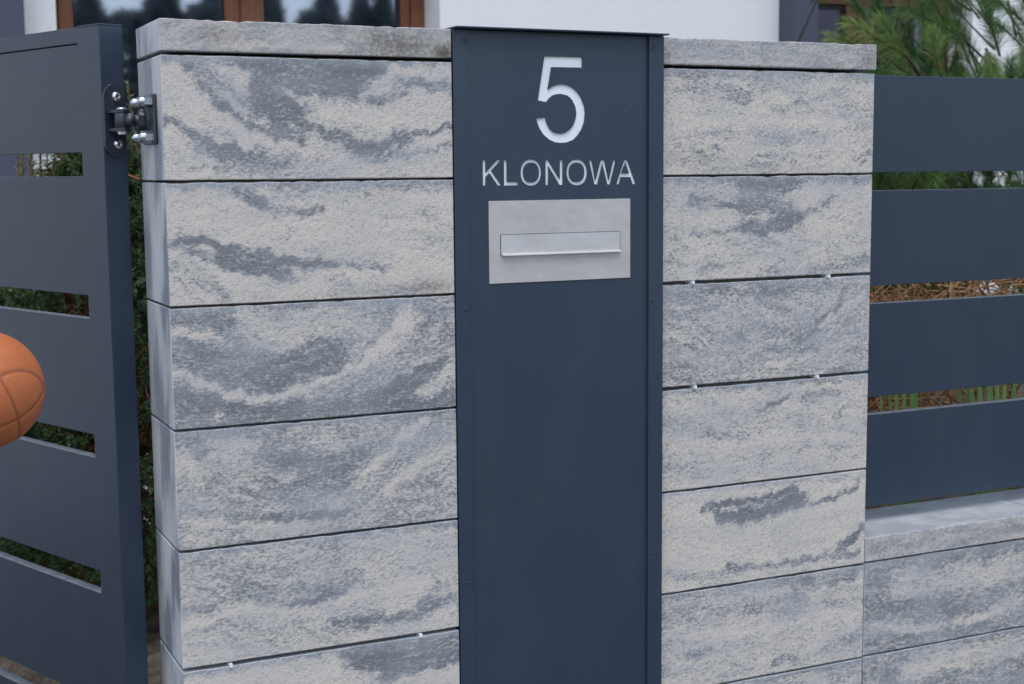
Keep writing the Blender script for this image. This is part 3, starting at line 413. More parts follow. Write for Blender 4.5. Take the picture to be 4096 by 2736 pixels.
# ---------------------------------------------------------------- letterbox panel
pn = thing('letterbox_panel', 'tall anthracite letterbox panel with cut out 5 and KLONOWA between the two pillars', 'letterbox', (.704, .05, GZ))
YP = .0015; TP = .003
def cut_plate(x0, x1, z0, z1):
    cu = bpy.data.curves.new('cut', 'CURVE'); cu.dimensions = '2D'; cu.fill_mode = 'BOTH'; cu.extrude = TP/2
    def sp(pts):
        s = cu.splines.new('POLY'); s.points.add(len(pts)-1); s.use_cyclic_u = True
        for q, (a, c) in zip(s.points, pts): q.co = (a, c, 0, 1)
    sp([(x0, z0), (x1, z0), (x1, z1), (x0, z1)])
    for n_, p in GLYPHS: sp([(a/1e4, c/1e4) for a, c in p])
    o = bpy.data.objects.new('cut', cu); COL.objects.link(o); bpy.context.view_layer.update()
    me = bpy.data.meshes.new_from_object(o.evaluated_get(bpy.context.evaluated_depsgraph_get()))
    bpy.data.objects.remove(o)
    me.transform(Matrix.Translation((0, YP+TP/2, 0)) @ Matrix.Rotation(R(90), 4, 'X')); return me
XS0, XS1 = .5226, .8812
me = cut_plate(XS0+.0004, XS1+.006, GZ+.02, .2525)
fp = obj('front_plate', me, METALT, pn)
ac = bxo('letter_backing', .535, .872, YP+TP+.0002, YP+TP+.0045, -.022, .232, ACRYL, pn)
bxo('side_flange', .4952, XS0, -.0022, .0008+.02, GZ+.02, .2530, METALT, pn, .0005)
bxo('side_flange', XS1, .9122, -.0046, .02, GZ+.02, .2530, METALT, pn, .0005)
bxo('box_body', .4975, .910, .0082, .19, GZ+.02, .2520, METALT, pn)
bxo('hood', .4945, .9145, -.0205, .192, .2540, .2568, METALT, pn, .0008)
pl8 = bxo('slot_plate', .5600, .8440, YP-.0022, YP-.0001, -.1848, -.0400, STEEL, pn, .0003)
b = bmesh.new()   # dark slit around the flap
for (a0, a1, c0, c1) in ((.5815, .8230, -.0995, -.0987), (.5815, .5826, -.1378, -.0995), (.8219, .8230, -.1378, -.0995)):
    box(b, a0, a1, YP-.0024, YP-.0021, c0, c1)
obj('flap_slit', b, DARKC, pl8)
b = bmesh.new()   # flap with folded lip
prof = [(-.0032, -.0998), (-.0034, -.1320), (-.0100, -.1349), (-.0102, -.1362), (-.0030, -.1366), (-.0026, -.1366), (-.0026, -.0998)]
xa, xb = .5828, .8216
A = [b.verts.new((xa + (.002 if p[0] < -.005 else 0), YP+p[0], p[1])) for p in prof]; B = [b.verts.new((xb, YP+p[0], p[1])) for p in prof]
for i in range(len(prof)): j = (i+1) % len(prof); b.faces.new((A[i], A[j], B[j], B[i]))
b.faces.new(A); b.faces.new(B[::-1]); bmesh.ops.recalc_face_normals(b, faces=b.faces)
obj('flap', b, FLAP, pl8)
def screw(x, z, y):
    b = bmesh.new()
    lathe(b, [(.0044, .0004), (.0042, -.0003), (.0034, -.0005), (.0016, -.0005), (.0013, .0006), (0, .0006)], 'Y', (x, y, z), 20)
    s = obj('screw', b, METALT, pn)
    b = bmesh.new(); lathe(b, [(.0049, .0), (.0049, -.00015), (.0043, -.00015)], 'Y', (x, y, z), 20)
    lathe(b, [(.0015, -.0006), (0, -.0006)], 'Y', (x, y, z), 6)
    obj('socket', b, DARKC, s); return s
for x, z, y in ((.5166, .2337, -.0022), (.5161, -.2270, -.0022), (.5156, -.7207, -.0022), (.8893, .2316, -.0046), (.8880, -.2291, -.0046), (.8874, -.7225, -.0046)): screw(x, z, y)

# ---------------------------------------------------------------- slat fence
fz = thing('slat_fence', 'anthracite horizontal slat fence standing over the low block wall', 'fence', (2.4, .125, -.7465))
for k in range(4):
    zt = .2022-.2378*k
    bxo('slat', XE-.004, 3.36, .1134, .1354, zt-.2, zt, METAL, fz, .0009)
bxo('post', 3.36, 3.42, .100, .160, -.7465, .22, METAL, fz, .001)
for k in range(4):
    zt = .2022-.2378*k; bxo('bracket', 1.4068, 1.4098, .1356, .17, zt-.15, zt-.05, METAL, fz)

# ---------------------------------------------------------------- gate (open inward)
C0 = Vector((-.0688, .1385, 0)); E1 = Vector((.9299, .3677, 0)); DI = Vector((-.3677, .9299, 0))   # along end face, along gate
GM = Matrix.Translation(C0) @ Matrix((( E1.x, DI.x, 0, 0), (E1.y, DI.y, 0, 0), (0, 0, 1, 0), (0, 0, 0, 1)))
gt = thing('swing_gate', 'anthracite slatted garden gate swung open beside the left pillar', 'gate', (-.25, .6, -1.16))
GL = 1.02
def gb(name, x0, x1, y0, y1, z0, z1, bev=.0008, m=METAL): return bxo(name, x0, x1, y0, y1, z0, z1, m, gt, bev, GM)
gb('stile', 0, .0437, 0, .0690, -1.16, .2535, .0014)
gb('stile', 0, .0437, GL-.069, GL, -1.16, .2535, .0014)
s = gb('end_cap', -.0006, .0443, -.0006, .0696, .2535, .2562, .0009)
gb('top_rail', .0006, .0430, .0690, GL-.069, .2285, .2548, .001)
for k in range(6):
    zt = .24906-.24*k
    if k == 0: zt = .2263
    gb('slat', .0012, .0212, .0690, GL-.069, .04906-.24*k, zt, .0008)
# ---------------------------------------------------------------- hinge
hg = thing('gate_hinge', 'anthracite adjustable hinge with bright domed nuts joining gate and left pillar', 'hinge', (-.03, .11, .1))
HM = Matrix.Translation(C0) @ Matrix(((E1.x, -DI.x, 0, 0), (E1.y, -DI.y, 0, 0), (0, 0, 1, 0), (0, 0, 0, 1)))  # x along end face, y outwards
def oblong(b, cx, hw, z0, z1, y0, y1, rr, M, n=10):
    pts = []
    for a in np.linspace(0, 180, n): pts.append((cx+rr*math.cos(R(a)), z1-rr+rr*math.sin(R(a))))
    for a in np.linspace(180, 360, n): pts.append((cx+rr*math.cos(R(a)), z0+rr+rr*math.sin(R(a))))
    A = [b.verts.new((x, y0, z)) for x, z in pts]; Bm = [b.verts.new((cx+(x-cx)*.985, y1-.0006, z)) for x, z in pts]; B2 = [b.verts.new((cx+(x-cx)*.95, y1, z)) for x, z in pts]
    n_ = len(pts)
    for P_, Q_ in ((A, Bm), (Bm, B2)):
        for i in range(n_): j = (i+1) % n_; b.faces.new((P_[i], P_[j], Q_[j], Q_[i]))
    b.faces.new(B2); b.faces.new(A[::-1]); bmesh.ops.transform(b, matrix=M, verts=A+Bm+B2)
    bmesh.ops.recalc_face_normals(b, faces=b.faces)
b = bmesh.new(); oblong(b, .0205, .0205, .0405, .1590, .0002, .0052, .0202, HM); obj('gate_plate', b, HINGE, hg)
for z in (.1390, .0613):
    b = bmesh.new(); lathe(b, [(.0081, .0050), (.0083, .0062), (.0078, .0078), (.0062, .0096), (.0040, .0106), (.0026, .0108), (.0023, .0088), (0, .0088)], 'Z', (0, 0, 0), 24, HM @ Matrix.Translation((.0235, 0, z)) @ Matrix.Rotation(R(-90), 4, 'X'))
    bo = obj('bolt', b, INOX, hg, True)
    b = bmesh.new(); lathe(b, [(.0024, .0100), (0, .0100)], 'Z', (0, 0, 0), 6, HM @ Matrix.Translation((.0235, 0, z)) @ Matrix.Rotation(R(-90), 4, 'X')); obj('socket', b, DARKC, bo)
SB, NB = .0190, .0275
BC = HM @ Vector((SB, NB, 0))
for z0, z1 in ((.1115, .1168), (.0818, .0871)):
    b = bmesh.new(); pts = [(SB-.0122, .004)]+[(SB-.0122*math.cos(R(a)), NB+.0122*math.sin(R(a))) for a in range(0, 181, 15)]+[(SB+.0122, .004)]
    A = [b.verts.new((x, y, z0)) for x, y in pts]; B = [b.verts.new((x, y, z1)) for x, y in pts]
    for i in range(len(pts)): j = (i+1) % len(pts); b.faces.new((A[i], A[j], B[j], B[i]))
    b.faces.new(A[::-1]); b.faces.new(B); bmesh.ops.transform(b, matrix=HM, verts=b.verts); bmesh.ops.recalc_face_normals(b, faces=b.faces)
    bmesh.ops.bevel(b, geom=list(b.edges), offset=.0004, segments=1, affect='EDGES')
    obj('lug', b, HINGE, hg)
b = bmesh.new(); lathe(b, [(0, .0874), (.0110, .0874), (.0115, .0881), (.0115, .1105), (.0110, .1112), (0, .1112)], 'Z', (BC.x, BC.y, 0), 28); obj('barrel', b, HINGE, hg)
b = bmesh.new(); lathe(b, [(0, .1169), (.0088, .1169), (.0091, .1180), (.0084, .1196), (.0060, .1206), (0, .1208)], 'Z', (BC.x, BC.y, 0), 24); pin = obj('pin', b, ZINC, hg)
b = bmesh.new(); lathe(b, [(0, .0817), (.0085, .0817), (.0085, .0806), (.0068, .0806), (.0068, .0768), (0, .0768)], 'Z', (BC.x, BC.y, 0), 6); obj('pin_nut', b, ZINC, hg)
YA = .1125; ZA = .0990
b = bmesh.new(); lathe(b, [(0, -.0385), (.0085, -.0375), (.0108, -.0320), (.0112, -.0285), (.0098, -.0240), (.0080, -.0215), (.0088, -.0190), (.0094, -.0172), (.0094, -.0165), (0, -.0165)], 'X', (0, YA, ZA), 24); obj('eye_neck', b, HINGE, hg, True)
b = bmesh.new(); lathe(b, [(0, -.0172), (.0148, -.0172), (.0166, -.0160), (.0166, -.0086), (.0150, -.0074), (0, -.0074)], 'X', (0, YA, ZA), 6); obj('lock_nut', b, HINGE, hg)
b = bmesh.new(); lathe(b, [(0, -.0078), (.0195, -.0078), (.0235, -.0062), (.0235, -.0058), (0, -.0058)], 'X', (0, .100, ZA), 28); obj('boss', b, HINGE, hg)
b = bmesh.new(); box(b, -.0060, -.0003, .0385, .1275, .0592, .1392, .0022); obj('wall_plate', b, HINGE, hg)
for y in (.0525, .1135):
    for z in (.1272, .0710):
        b = bmesh.new(); lathe(b, [(0, -.0062), (.0105, -.0062), (.0105, -.0078), (.0088, -.0078), (.0099, -.0086), (.0099, -.0172), (.0086, -.0182)], 'X', (0, y, z), 6)
        lathe(b, [(.0084, -.0180), (.0083, -.0220), (.0074, -.0252), (.0055, -.0274), (.0028, -.0286), (0, -.0289)], 'X', (0, y, z), 20)
        obj('cap_nut', b, ZINC, hg)

# ---------------------------------------------------------------- house
hs_ = thing('house', 'white rendered house with brown framed windows behind the pillars', 'house', (2.5, 6, GZ))
YH = 3.5; ZH = .93; ZS = -1.15
W1 = (.3318, 1.9168); W2 = (3.86, 4.879)
b = bmesh.new()
for (x0, x1, z0, z1) in ((-4, W1[0], GZ, 3.2), (W1[1], W2[0], GZ, 3.2), (W2[1], 9, GZ, 3.2), (W1[0], W1[1], ZH, 3.2), (W2[0], W2[1], ZH, 3.2), (W1[0], W1[1], GZ, ZS), (W2[0], W2[1], GZ, ZS)):
    box(b, x0, x1, YH, YH+.32, z0, z1)
box(b, -4, -3.7, YH+.32, 11, GZ, 3.2); box(b, 8.7, 9, YH+.32, 11, GZ, 3.2); box(b, -3.7, 8.7, 10.7, 11, GZ, 3.2)
obj('wall', b, STUCCO, hs_)
bxo('pilaster', -.20, .2, 3.36, 3.499, GZ, 3.15, SLATE, hs_)
bxo('pilaster', 3.6728, 3.806, 3.371, 3.499, GZ, 3.15, SLATE, hs_)
b = bmesh.new()
v = [(-4.6, 2.9, 3.12), (9.6, 2.9, 3.12), (9.6, 7.25, 5.6), (-4.6, 7.25, 5.6), (9.6, 11.6, 3.12), (-4.6, 11.6, 3.12)]
vv = [b.verts.new(p) for p in v]+[b.verts.new((p[0], p[1], p[2]+.22)) for p in v]
for f in [(0, 1, 2, 3), (3, 2, 4, 5), (7, 6, 9, 8), (8, 9, 11, 10), (0, 6, 7, 1), (5, 4, 10, 11), (0, 3, 9, 6), (3, 5, 11, 9), (1, 7, 8, 2), (2, 8, 10, 4)]: b.faces.new([vv[i] for i in f])
bmesh.ops.recalc_face_normals(b, faces=b.faces); obj('roof', b, ROOFM, hs_)
def window(x0, x1, bars, glz):
    """outer frame with two-step bars and panes; bars list of (x0,x1)"""
    b = bmesh.new(); yf = YH+.19
    for (a, c) in bars:
        w = c-a
        box(b, a, a+w*.40, yf, yf+.06, ZS, ZH-.10); box(b, a+w*.40+.001, c, yf-.016, yf+.06, ZS, ZH-.10)
    box(b, x0, x1, yf-.010, yf+.062, ZH-.098, ZH); box(b, x0, x1, yf+.001, yf+.058, ZS-.001, ZS+.10)
    fr = obj('window', b, WOOD, hs_)
    for (a, c) in glz:
        bxo('pane', a-.004, c+.004, yf+.028, yf+.036, ZS+.09, ZH-.09, GLASS, fr)
        bxo('gasket', a, a+.010, yf+.014, yf+.0275, ZS+.1, ZH-.1, DARKC, fr); bxo('gasket', c-.010, c, yf+.014, yf+.0275, ZS+.1, ZH-.1, DARKC, fr)
        bxo('gasket', a+.011, c-.011, yf+.014, yf+.0275, ZH-.122, ZH-.0985, DARKC, fr)
    # curtain folds
    for (ca, cb) in [(a+.06, a+.06+(c-a)*.32) for a, c in glz]:
        n = 60; vs = []; 
        for i in range(n+1):
            xx = ca+(cb-ca)*i/n; yy = yf+.22+.03*math.sin(i*1.1)+.012*math.sin(i*2.7)
            vs += [(xx, yy, ZS+.05), (xx, yy, ZH-.05)]
        obj('curtain', pydata('curtain', vs, [(2*i, 2*i+2, 2*i+3, 2*i+1) for i in range(n)]), CURT, fr, True)
    return fr
window(W1[0], W1[1], [(.3318, .4198), (1.0323, 1.1932), (1.8097, 1.9168)], [(.4198, 1.0323), (1.1932, 1.8097)])
window(W2[0], W2[1], [(3.86, 3.985), (4.2249, 4.3855), (4.762, 4.879)], [(3.985, 4.2249), (4.3855, 4.762)])
for (x0, x1) in (W1, W2):
    b = bmesh.new(); box(b, x0-.3, x1+.3, 5.6, 5.65, ZS-.05, ZH+.4); box(b, x0-.3, x1+.3, 3.83, 5.6, ZS-.08, ZS-.02); box(b, x0-.3, x1+.3, 3.83, 5.6, ZH+.4, ZH+.45)
    box(b, x0-.36, x0-.31, 3.83, 5.6, ZS-.05, ZH+.4); box(b, x1+.31, x1+.36, 3.83, 5.6, ZS-.05, ZH+.4)
    obj('room', b, DARKI, hs_)

# ---------------------------------------------------------------- foliage builders (numpy)
def frame(d):
    d = d/np.linalg.norm(d); a = np.array([0, 0, 1.]) if abs(d[2]) < .9 else np.array([1., 0, 0])
    s_ = np.cross(d, a); s_ /= np.linalg.norm(s_); return d, s_, np.cross(s_, d)
def needles(shoots, per, length, width, spread, droop=0, tipvar=.25, seg=1, base_var=(0, 1), flat=0):
    """shoots: list of (P0,P1,var). returns verts,faces,var for flat tapering needles"""
    V = []; F = []; A = []; nv = 0
    for P0, P1, var in shoots:
        P0 = np.array(P0, float); P1 = np.array(P1, float); d, s_, t_ = frame(P1-P0)
        k = per; u = rng.uniform(.02, 1, k)**.9; base = P0+(P1-P0)*u[:, None]
        phi = rng.uniform(0, 2*np.pi, k); out = np.cos(phi)[:, None]*s_+np.sin(phi)[:, None]*t_*(1-flat)
        out /= np.linalg.norm(out, axis=1)[:, None]
        an = np.clip(rng.normal(spread, .16, k), .12, 1.5)*(1-.45*u**3); L = length*rng.uniform(.7, 1.1, k)*(1-.25*u**4)
        dr = d*np.cos(an)[:, None]+out*np.sin(an)[:, None]
        sd_ = np.cross(dr, rng.normal(0, 1, (k, 3))); sd_ /= np.linalg.norm(sd_, axis=1)[:, None]; sd_ *= width/2
        mid = base+dr*(L*.5)[:, None]; tip = base+dr*L[:, None]; mid[:, 2] -= droop*L*.22; tip[:, 2] -= droop*L
        vv = np.stack([base-sd_*.6, base+sd_*.6, mid+sd_, mid-sd_, tip], 1); V.append(vv.reshape(-1, 3))
        ids = nv+np.arange(k)[:, None]*5
        F.append((ids, k)); nv += 5*k
        A.append(np.repeat(np.clip(var+rng.normal(0, tipvar, k), 0, 1), 5))
    V = np.concatenate(V); A = np.concatenate(A); n = len(V)//5; I = np.arange(n)*5
    q = np.stack([I, I+1, I+2, I+3], 1); tr = np.stack([I+3, I+2, I+4], 1)
    return V, q, tr, A
def mesh_qt(name, V, q, tr, A):
    me = bpy.data.meshes.new(name); me.vertices.add(len(V)); me.vertices.foreach_set('co', V.astype(np.float32).ravel())
    nl = q.size+tr.size; me.loops.add(nl); me.loops.foreach_set('vertex_index', np.concatenate([q.ravel(), tr.ravel()]).astype(np.int32))
    me.polygons.add(len(q)+len(tr)); st = np.concatenate([np.arange(len(q))*4, len(q)*4+np.arange(len(tr))*3]).astype(np.int32)
    me.polygons.foreach_set('loop_start', st); me.update(calc_edges=True)
    at = me.attributes.new('var', 'FLOAT', 'POINT'); at.data.foreach_set('value', A.astype(np.float32)); return me
def tubes(name, lines, mat_, parent, n=5):
    V = []; F = []
    for pts, r0, r1 in lines:
        m = len(pts); base = len(V)
        for i, p in enumerate(pts):
            a = np.array(pts[max(0, i-1)], float); c = np.array(pts[min(m-1, i+1)], float); d, s_, t_ = frame(c-a)
            rr = r0+(r1-r0)*i/(m-1)
            for k in range(n): V.append(np.array(p)+rr*(math.cos(2*math.pi*k/n)*s_+math.sin(2*math.pi*k/n)*t_))
        for i in range(m-1):
            for k in range(n): k2 = (k+1) % n; F.append((base+i*n+k, base+i*n+k2, base+(i+1)*n+k2, base+(i+1)*n+k))
    return obj(name, pydata(name, V, F), mat_, parent, True)

# ---------------------------------------------------------------- yew hedge shrubs
def yew(cx, cy, rx, ry, z1, label, nsh, top_sprigs=()):
    t_ = thing('yew_shrub', label, 'shrub', (cx, cy, GZ), 'yew shrubs behind the gate')
    sh = []; tw = [([(cx, cy, GZ), (cx+.01, cy, (GZ+z1)/2), (cx, cy+.01, z1-.15)], .016, .006)]
    for i in range(nsh):
        z = GZ+.10+(z1-GZ-.12)*rng.uniform(0, 1)**.95; f = (z-GZ)/(z1-GZ); prof = (1-f**3.2)*.85+.15
        a = rng.uniform(0, 2*math.pi); rr = rng.uniform(.35, 1)**.6*prof
        p = np.array([cx+math.cos(a)*rx*rr, cy+math.sin(a)*ry*rr, z])
        d = np.array([math.cos(a)*.7, math.sin(a)*.7, rng.uniform(.2, 1.2)])+rng.normal(0, .25, 3); d /= np.linalg.norm(d)
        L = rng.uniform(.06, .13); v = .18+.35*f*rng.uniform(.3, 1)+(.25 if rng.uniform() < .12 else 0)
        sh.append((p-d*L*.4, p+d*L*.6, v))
        if i % 3 == 0: tw.append(([tuple(p-d*L*2.0), tuple(p-d*L*.8), tuple(p+d*L*.55)], .0032, .0012))
    for (x, y, z, h, lean, v) in top_sprigs:
        a = (x, y, z); c = (x+lean*h, y, z+h); sh.append((a, c, v)); tw.append(([(x-lean*.06, y, z-.1), a, c], .0040, .0018))
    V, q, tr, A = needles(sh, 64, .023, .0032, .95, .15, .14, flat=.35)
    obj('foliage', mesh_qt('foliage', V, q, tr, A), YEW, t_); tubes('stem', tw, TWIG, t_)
yew(.17, 1.66, .34, .30, .10, 'green yew shrub seen in the gap between gate and left pillar', 2300,
    [(.262, 1.62, .08, .17, -.10, .7), (.235, 1.65, .02, .14, .05, .55), (.10, 1.6, .02, .13, .03, .6), (.13, 1.58, -.02, .13, -.02, .75), (.05, 1.62, 0, .12, .03, .5), (.155, 1.7, .03, .14, .02, .6), (.0, 1.65, -.03, .13, -.03, .6),
     (-.015, 1.6, -.06, .16, .02, .65), (.075, 1.66, -.04, .17, .04, .7), (.045, 1.7, -.04, .18, -.02, .8), (.06, 1.62, -.05, .17, .06, .65), (.095, 1.7, -.05, .19, .0, .8), (.02, 1.68, -.05, .13, .02, .85), (-.03, 1.66, -.06, .13, .05, .8), (.115, 1.64, -.05, .19, .04, .75), (.12, 1.68, -.05, .17, -.04, .6), (.03, 1.55, -.06, .11, .1, .5)])
yew(-.14, 1.92, .30, .27, -.04, 'smaller yew shrub seen through the gate slats at the left edge', 1300,
    [(-.045, 1.62, -.10, .17, .03, .75), (-.065, 1.58, -.12, .10, .12, .6)])
yew(.52, 2.0, .33, .30, .05, 'yew shrub standing mostly hidden behind the left pillar', 500)

# ---------------------------------------------------------------- pine
pt = thing('pine_tree', 'soft long needled pine overhanging the slat fence', 'tree', (3.85, 1.9, -.97))
tubes('trunk', [([(3.85, 1.9, -.97), (3.84, 1.88, -.2), (3.80, 1.86, .6), (3.8, 1.85, 1.7)], .05, .022)], BARK, pt, 10)
br = []; sh = []
def branch(pts, r0, r1, tuft=.11, var=.5, every=.05):
    br.append((pts, r0, r1))
    sh.append((pts[-2] if len(pts) > 1 else pts[0], pts[-1], var))
ex = [([(3.05, 1.55, .12), (2.67, 1.4, .366), (2.55, 1.4, .419), (2.448, 1.4, .463)], .85), ([(2.9, 1.5, .2), (2.643, 1.4, .394), (2.569, 1.4, .475)], .7),
      ([(2.9, 1.5, .25), (2.55, 1.42, .385), (2.37, 1.4, .4175)], .8), ([(3.3, 1.6, .30), (2.918, 1.4, .418), (2.808, 1.4, .468), (2.65, 1.4, .518)], .4),
      ([(3.0, 1.5, .1), (2.749, 1.35, .344), (2.73, 1.35, .433)], .75), ([(3.1, 1.6, .1), (2.92, 1.5, .356), (2.90, 1.5, .483)], .35),
      ([(3.3, 1.7, .1), (3.064, 1.5, .326), (2.998, 1.5, .453)], .45), ([(3.45, 1.8, .3), (3.167, 1.3, .40), (3.024, 1.3, .504), (2.902, 1.3, .5525)], .3),
      ([(3.062, 1.4, .376), (3.013, 1.4, .495), (3.01, 1.4, .557)], .35), ([(3.0, 1.4, .40), (3.002, 1.38, .358), (3.0, 1.36, .32)], .7), ([(3.2, 1.4, .43), (3.163, 1.38, .396), (3.14, 1.35, .36)], .6),
      ([(2.9, 1.45, .45), (2.78, 1.4, .53), (2.70, 1.38, .60)], .4), ([(3.1, 1.5, .50), (2.98, 1.4, .58), (2.90, 1.4, .64)], .3), ([(3.3, 1.5, .52), (3.15, 1.4, .57), (3.06, 1.4, .62)], .25)]
for pts, v in ex:
    br.append((pts, .0045, .002)); n = len(pts)
    for i in range(max(0, n-3), n-1): sh.append((pts[i], pts[i+1], v))
for i in range(680):
    x = rng.uniform(2.38, 3.8); zmax = .30 if x < 2.85 else .36
    z = rng.uniform(-.62, zmax); y = rng.uniform(1.15, 2.5)
    d = np.array([rng.uniform(-1, .1), rng.uniform(-.7, .1), rng.uniform(.1, .9)]); d /= np.linalg.norm(d); L = rng.uniform(.08, .15)
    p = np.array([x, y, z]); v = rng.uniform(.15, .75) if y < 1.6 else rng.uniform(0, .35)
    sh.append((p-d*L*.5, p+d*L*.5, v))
    if i % 2: br.append(([tuple(p-d*L*2.0+np.array([.05, .1, -.02])), tuple(p-d*L*.5), tuple(p+d*L*.4)], .004, .0018))
for i in range(46):
    p = np.array([rng.uniform(2.95, 3.6), rng.uniform(1.5, 2.3), rng.uniform(.25, .8)]); d = np.array([rng.uniform(-1, .3), rng.uniform(-.5, .3), rng.uniform(.1, .9)]); d /= np.linalg.norm(d); L = .12
    sh.append((p-d*L*.5, p+d*L*.5, rng.uniform(.05, .35))); br.append(([tuple(p-d*L*2+np.array([.08, .05, -.03])), tuple(p+d*L*.4)], .005, .002))
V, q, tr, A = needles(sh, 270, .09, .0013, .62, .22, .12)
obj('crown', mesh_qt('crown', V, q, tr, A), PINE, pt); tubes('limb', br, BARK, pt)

eb = thing('evergreen_shrub', 'dark evergreen shrub deep behind the slat fence', 'shrub', (3.7, 2.6, -.97))
sh = []; br = []
for i in range(420):
    p = np.array([rng.uniform(2.55, 4.6), rng.uniform(2.3, 2.95), -.95+1.35*rng.uniform(0, 1)**.9]); d = rng.normal(0, .5, 3)+np.array([-.2, -.5, .7]); d /= np.linalg.norm(d); L = .13
    sh.append((p-d*L*.5, p+d*L*.5, rng.uniform(0, .5)))
    if i % 4 == 0: br.append(([(p[0], 2.65, -.97), tuple(p-d*L), tuple(p+d*L*.4)], .006, .002))
V, q, tr, A = needles(sh, 130, .075, .004, .8, .15, .12)
obj('foliage', mesh_qt('foliage', V, q, tr, A), PINE, eb); tubes('stem', br, BARK, eb)

# ---------------------------------------------------------------- dry plant, irises
dp = thing('dry_perennial', 'heap of dry reddish brown stalks behind the slat fence', 'plant', (1.95, .95, -.965))
ln = []; vs_ = []
for i in range(1250):
    x0 = rng.uniform(1.45, 2.75); y0 = rng.uniform(.56, 1.2); z0 = rng.uniform(-.85, -.30); L = rng.uniform(.12, .34)
    a = rng.uniform(0, 2*math.pi); el_ = rng.normal(.35, .5)
    d = np.array([math.cos(a)*math.cos(el_), .5*math.sin(a)*math.cos(el_), math.sin(el_)])
    p = np.array([x0, y0, z0]); ztop = -.225-.02*math.sin(x0*9)
    pts = [p, p+d*L*.5+rng.normal(0, .012, 3), p+d*L+rng.normal(0, .025, 3)]
    for q_ in pts: q_[2] = min(q_[2], ztop+rng.uniform(-.03, .015))
    r_ = rng.uniform(.0012, .0034); ln.append(([tuple(q_) for q_ in pts], r_, r_*.5)); vs_.append(rng.uniform(0, 1)**1.3)
o = tubes('stalks', ln, DRY, dp, 4)
at = o.data.attributes.new('var', 'FLOAT', 'POINT'); at.data.foreach_set('value', np.repeat(np.array(vs_), 12).astype(np.float32))
def blade(bx, by, tipx, tipy, tipz, w, v):
    n = 7; V = []; F = []
    for i in range(n+1):
        t_ = i/n; x = bx+(tipx-bx)*t_**1.4; y = by+(tipy-by)*t_; z = -.97+(tipz+.97)*t_; ww = w/2*min(1, (1-t_)*2.2+.02)
        V += [(x-ww, y+.001, z), (x, y-.0025, z), (x+ww, y+.001, z), (x, y+.004, z)]
    for i in range(n):
        for k in range(4): k2 = (k+1) % 4; F.append((4*i+k, 4*i+k2, 4*i+4+k2, 4*i+4+k))
    me = pydata('leaf', V, F); at = me.attributes.new('var', 'FLOAT', 'POINT'); at.data.foreach_set('value', np.full(len(V), v, np.float32)); return me
ir = [('iris clump of pale green sword leaves nearest the right pillar', 1.93, [(1.84, -.50, .016), (1.875, -.455, .018), (1.92, -.44, .020), (1.965, -.43, .019), (2.0, -.46, .017), (1.90, -.52, .014), (2.03, -.53, .018)]),
      ('iris clump of pale green sword leaves at the right edge', 2.22, [(2.05, -.47, .017), (2.10, -.43, .024), (2.14, -.50, .016), (2.18, -.42, .022), (2.235, -.44, .020), (2.27, -.50, .015), (2.31, -.43, .023), (2.36, -.45, .020), (2.42, -.42, .022)])]
for lb, bx, lv in ir:
    t_ = thing('iris_plant', lb, 'plant', (bx, .48, -.965), 'iris clumps behind the fence')
    for i, (tx, tz, w) in enumerate(lv): obj('leaf', blade(bx+(tx-bx)*.8+.02, .46+.02*i, tx-.035, .44+.02*i, tz+.10, w*.72, rng.uniform(.1, .95)), IRIS, t_)

# ---------------------------------------------------------------- ball
bc = Vector((-.47184, -2.29075, .01313))+Vector((.0850, 1.0520, -.14922)).normalized()*2.26
rb = .0885
def ballmat():
    m, t, bs = mat('orange_rubber')
    seam = attr(t, 'seam'); c = mix(t, ramp(t, seam, [(.35, (0,)*3), (.75, (1,)*3)]), ramp(t, noise(t, 25, 3), [(.3, (.43, .115, .032)), (.7, (.52, .15, .045))]), (.31, .082, .028))
    t.links.new(c, bs.inputs['Base Color']); bs.inputs['Roughness'].default_value = .62
    bump(t, bs, noise(t, 420, 1, .4), .5, .0008); return m
b = bmesh.new(); bmesh.ops.create_icosphere(b, subdivisions=6, radius=1)
v = np.array([vv.co[:] for vv in b.verts])
Q = Matrix.Rotation(R(-12), 3, 'Y') @ Matrix.Rotation(R(32), 3, 'X') @ Matrix.Rotation(R(22), 3, 'Z')
w = v @ np.array(Q)
dd = np.minimum.reduce([np.abs(w[:, 0]), np.abs(w[:, 2]), np.abs(np.sqrt((w[:, 1]-1.02)**2+w[:, 2]**2+w[:, 0]**2)-.80), np.abs(np.sqrt((w[:, 1]+1.02)**2+w[:, 2]**2+w[:, 0]**2)-.80)])
sm = np.clip(1-dd/.055, 0, 1); sm = sm*sm*(3-2*sm)
for vv, s_ in zip(b.verts, sm): vv.co = vv.co*(rb*(1-.018*s_))+bc
me = bpy.data.meshes.new('ball'); b.to_mesh(me); b.free(); at = me.attributes.new('seam', 'FLOAT', 'POINT'); at.data.foreach_set('value', sm.astype(np.float32))
tag(obj('ball', me, ballmat(), None, True, loc=bc), 'orange ball with dark seams in mid-air before the gate, cut off by the left edge', 'ball')

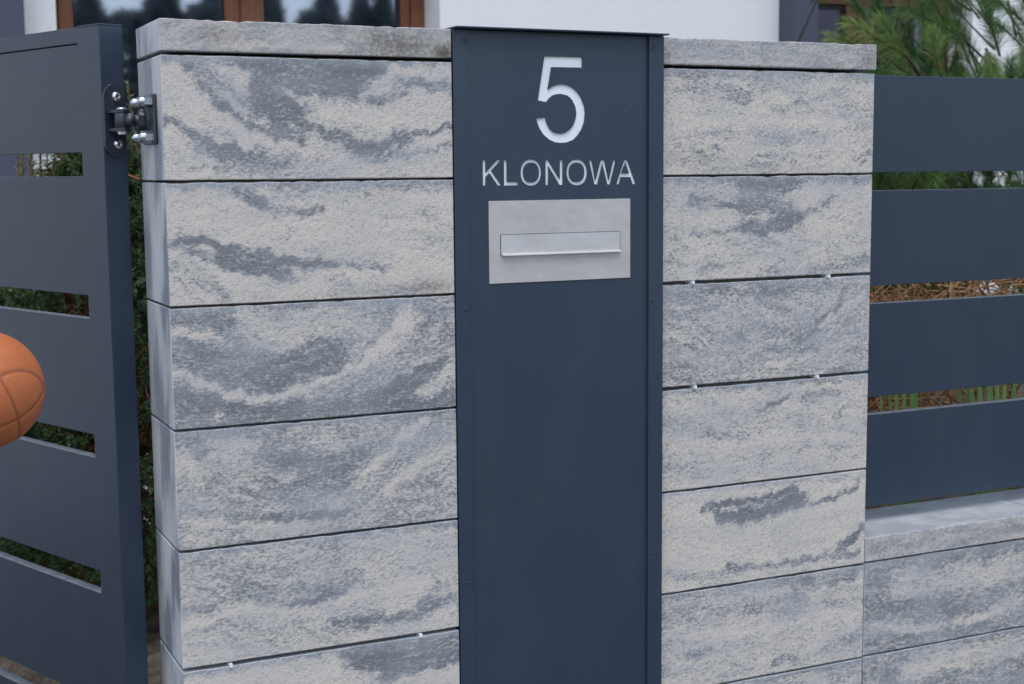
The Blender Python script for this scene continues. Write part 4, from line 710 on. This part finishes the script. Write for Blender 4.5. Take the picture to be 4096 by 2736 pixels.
# ---------------------------------------------------------------- across the street (mirrored in the panes)
def far_tree(x, y, h, wd, kind, label):
    t_ = thing('conifer_tree' if kind else 'bushy_tree', label, 'tree', (x, y, -1.33), 'row of trees across the road')
    n = 4200; f = rng.uniform(.04, 1, n); a = rng.uniform(0, 2*np.pi, n)
    prof = ((1-f)**.8 if kind else np.sqrt(np.clip(1-(2*f-1)**2*.9, 0, 1))*.9)*wd/2*(1+.25*np.sin(a*3+f*9))
    rr = prof*rng.uniform(.45, 1, n)**.5
    P_ = np.stack([x+rr*np.cos(a), y+rr*np.sin(a), -1.33+.3+f*(h-.3)], 1); s_ = .13*h/6
    D1 = rng.normal(0, 1, (n, 3)); D1 /= np.linalg.norm(D1, axis=1)[:, None]; D2 = np.cross(D1, rng.normal(0, 1, (n, 3))); D2 /= np.linalg.norm(D2, axis=1)[:, None]
    V = np.stack([P_-D1*s_, P_+D2*s_*.6, P_+D1*s_, P_-D2*s_*.6, P_+D1*s_*1.7+D2*s_*.2], 1).reshape(-1, 3); I = np.arange(n)*5
    obj('crown', mesh_qt('crown', V, np.stack([I, I+1, I+2, I+3], 1), np.stack([I+1, I+4, I+2], 1), np.repeat(rng.uniform(0, 1, n), 5)), FARLEAF, t_)
    tubes('trunk', [([(x, y, -1.33), (x, y, -1.33+h*.6)], .12, .04)], BARK, t_, 8)
WH = ['first of the row mirrored in the left window', 'beside the first conifer of the mirrored row', 'towering over the left end of the mirrored row', 'rounded crown left of the middle of the mirrored row', 'squeezed between two rounded crowns on the left',
      'just left of the middle of the mirrored row', 'filling the middle of the mirrored row', 'at the middle of the mirrored row', 'rounded crown right of the middle', 'between the middle and the window bar',
      'right of the window bar reflection', 'broad crown in the right pane', 'rising out of the right part of the row', 'rounded crown near the right end', 'near the right end of the row', 'next to the last tree of the row', 'last tree at the right end of the row']
desc = ['narrow dark conifer', 'broad leafy tree', 'tall dark conifer', 'rounded leafy tree', 'slim young conifer']
for i in range(17):
    x = 4.6+i*.66+rng.uniform(-.2, .2); kind = i % 5 not in (1, 3); h = rng.uniform(6.2, 6.9) if kind else rng.uniform(5.5, 5.9)
    far_tree(x, -30+rng.uniform(-1.5, 1.5), h, rng.uniform(2.4, 3.0) if kind else 2.4, kind, '%s, %s' % (desc[i % 5], WH[i]))
nh = thing('neighbour_house', 'gabled house across the road mirrored in the right window', 'house', (27, -28, -1.33))
bxo('wall', 24, 34, -33, -24, -1.33, 2.2, simple('far_render', (.45, .42, .38), .9), nh)
b = bmesh.new(); vv = [b.verts.new(p) for p in [(23.4, -34, 2.0), (34.6, -34, 2.0), (34.6, -23.4, 2.0), (23.4, -23.4, 2.0), (29, -34, 6.2), (29, -23.4, 6.2)]]
for f in [(0, 3, 5, 4), (1, 4, 5, 2), (0, 4, 1), (3, 2, 5), (0, 1, 2, 3)]: b.faces.new([vv[i] for i in f])
obj('roof', b, simple('far_roof', (.055, .05, .055), .8), nh)
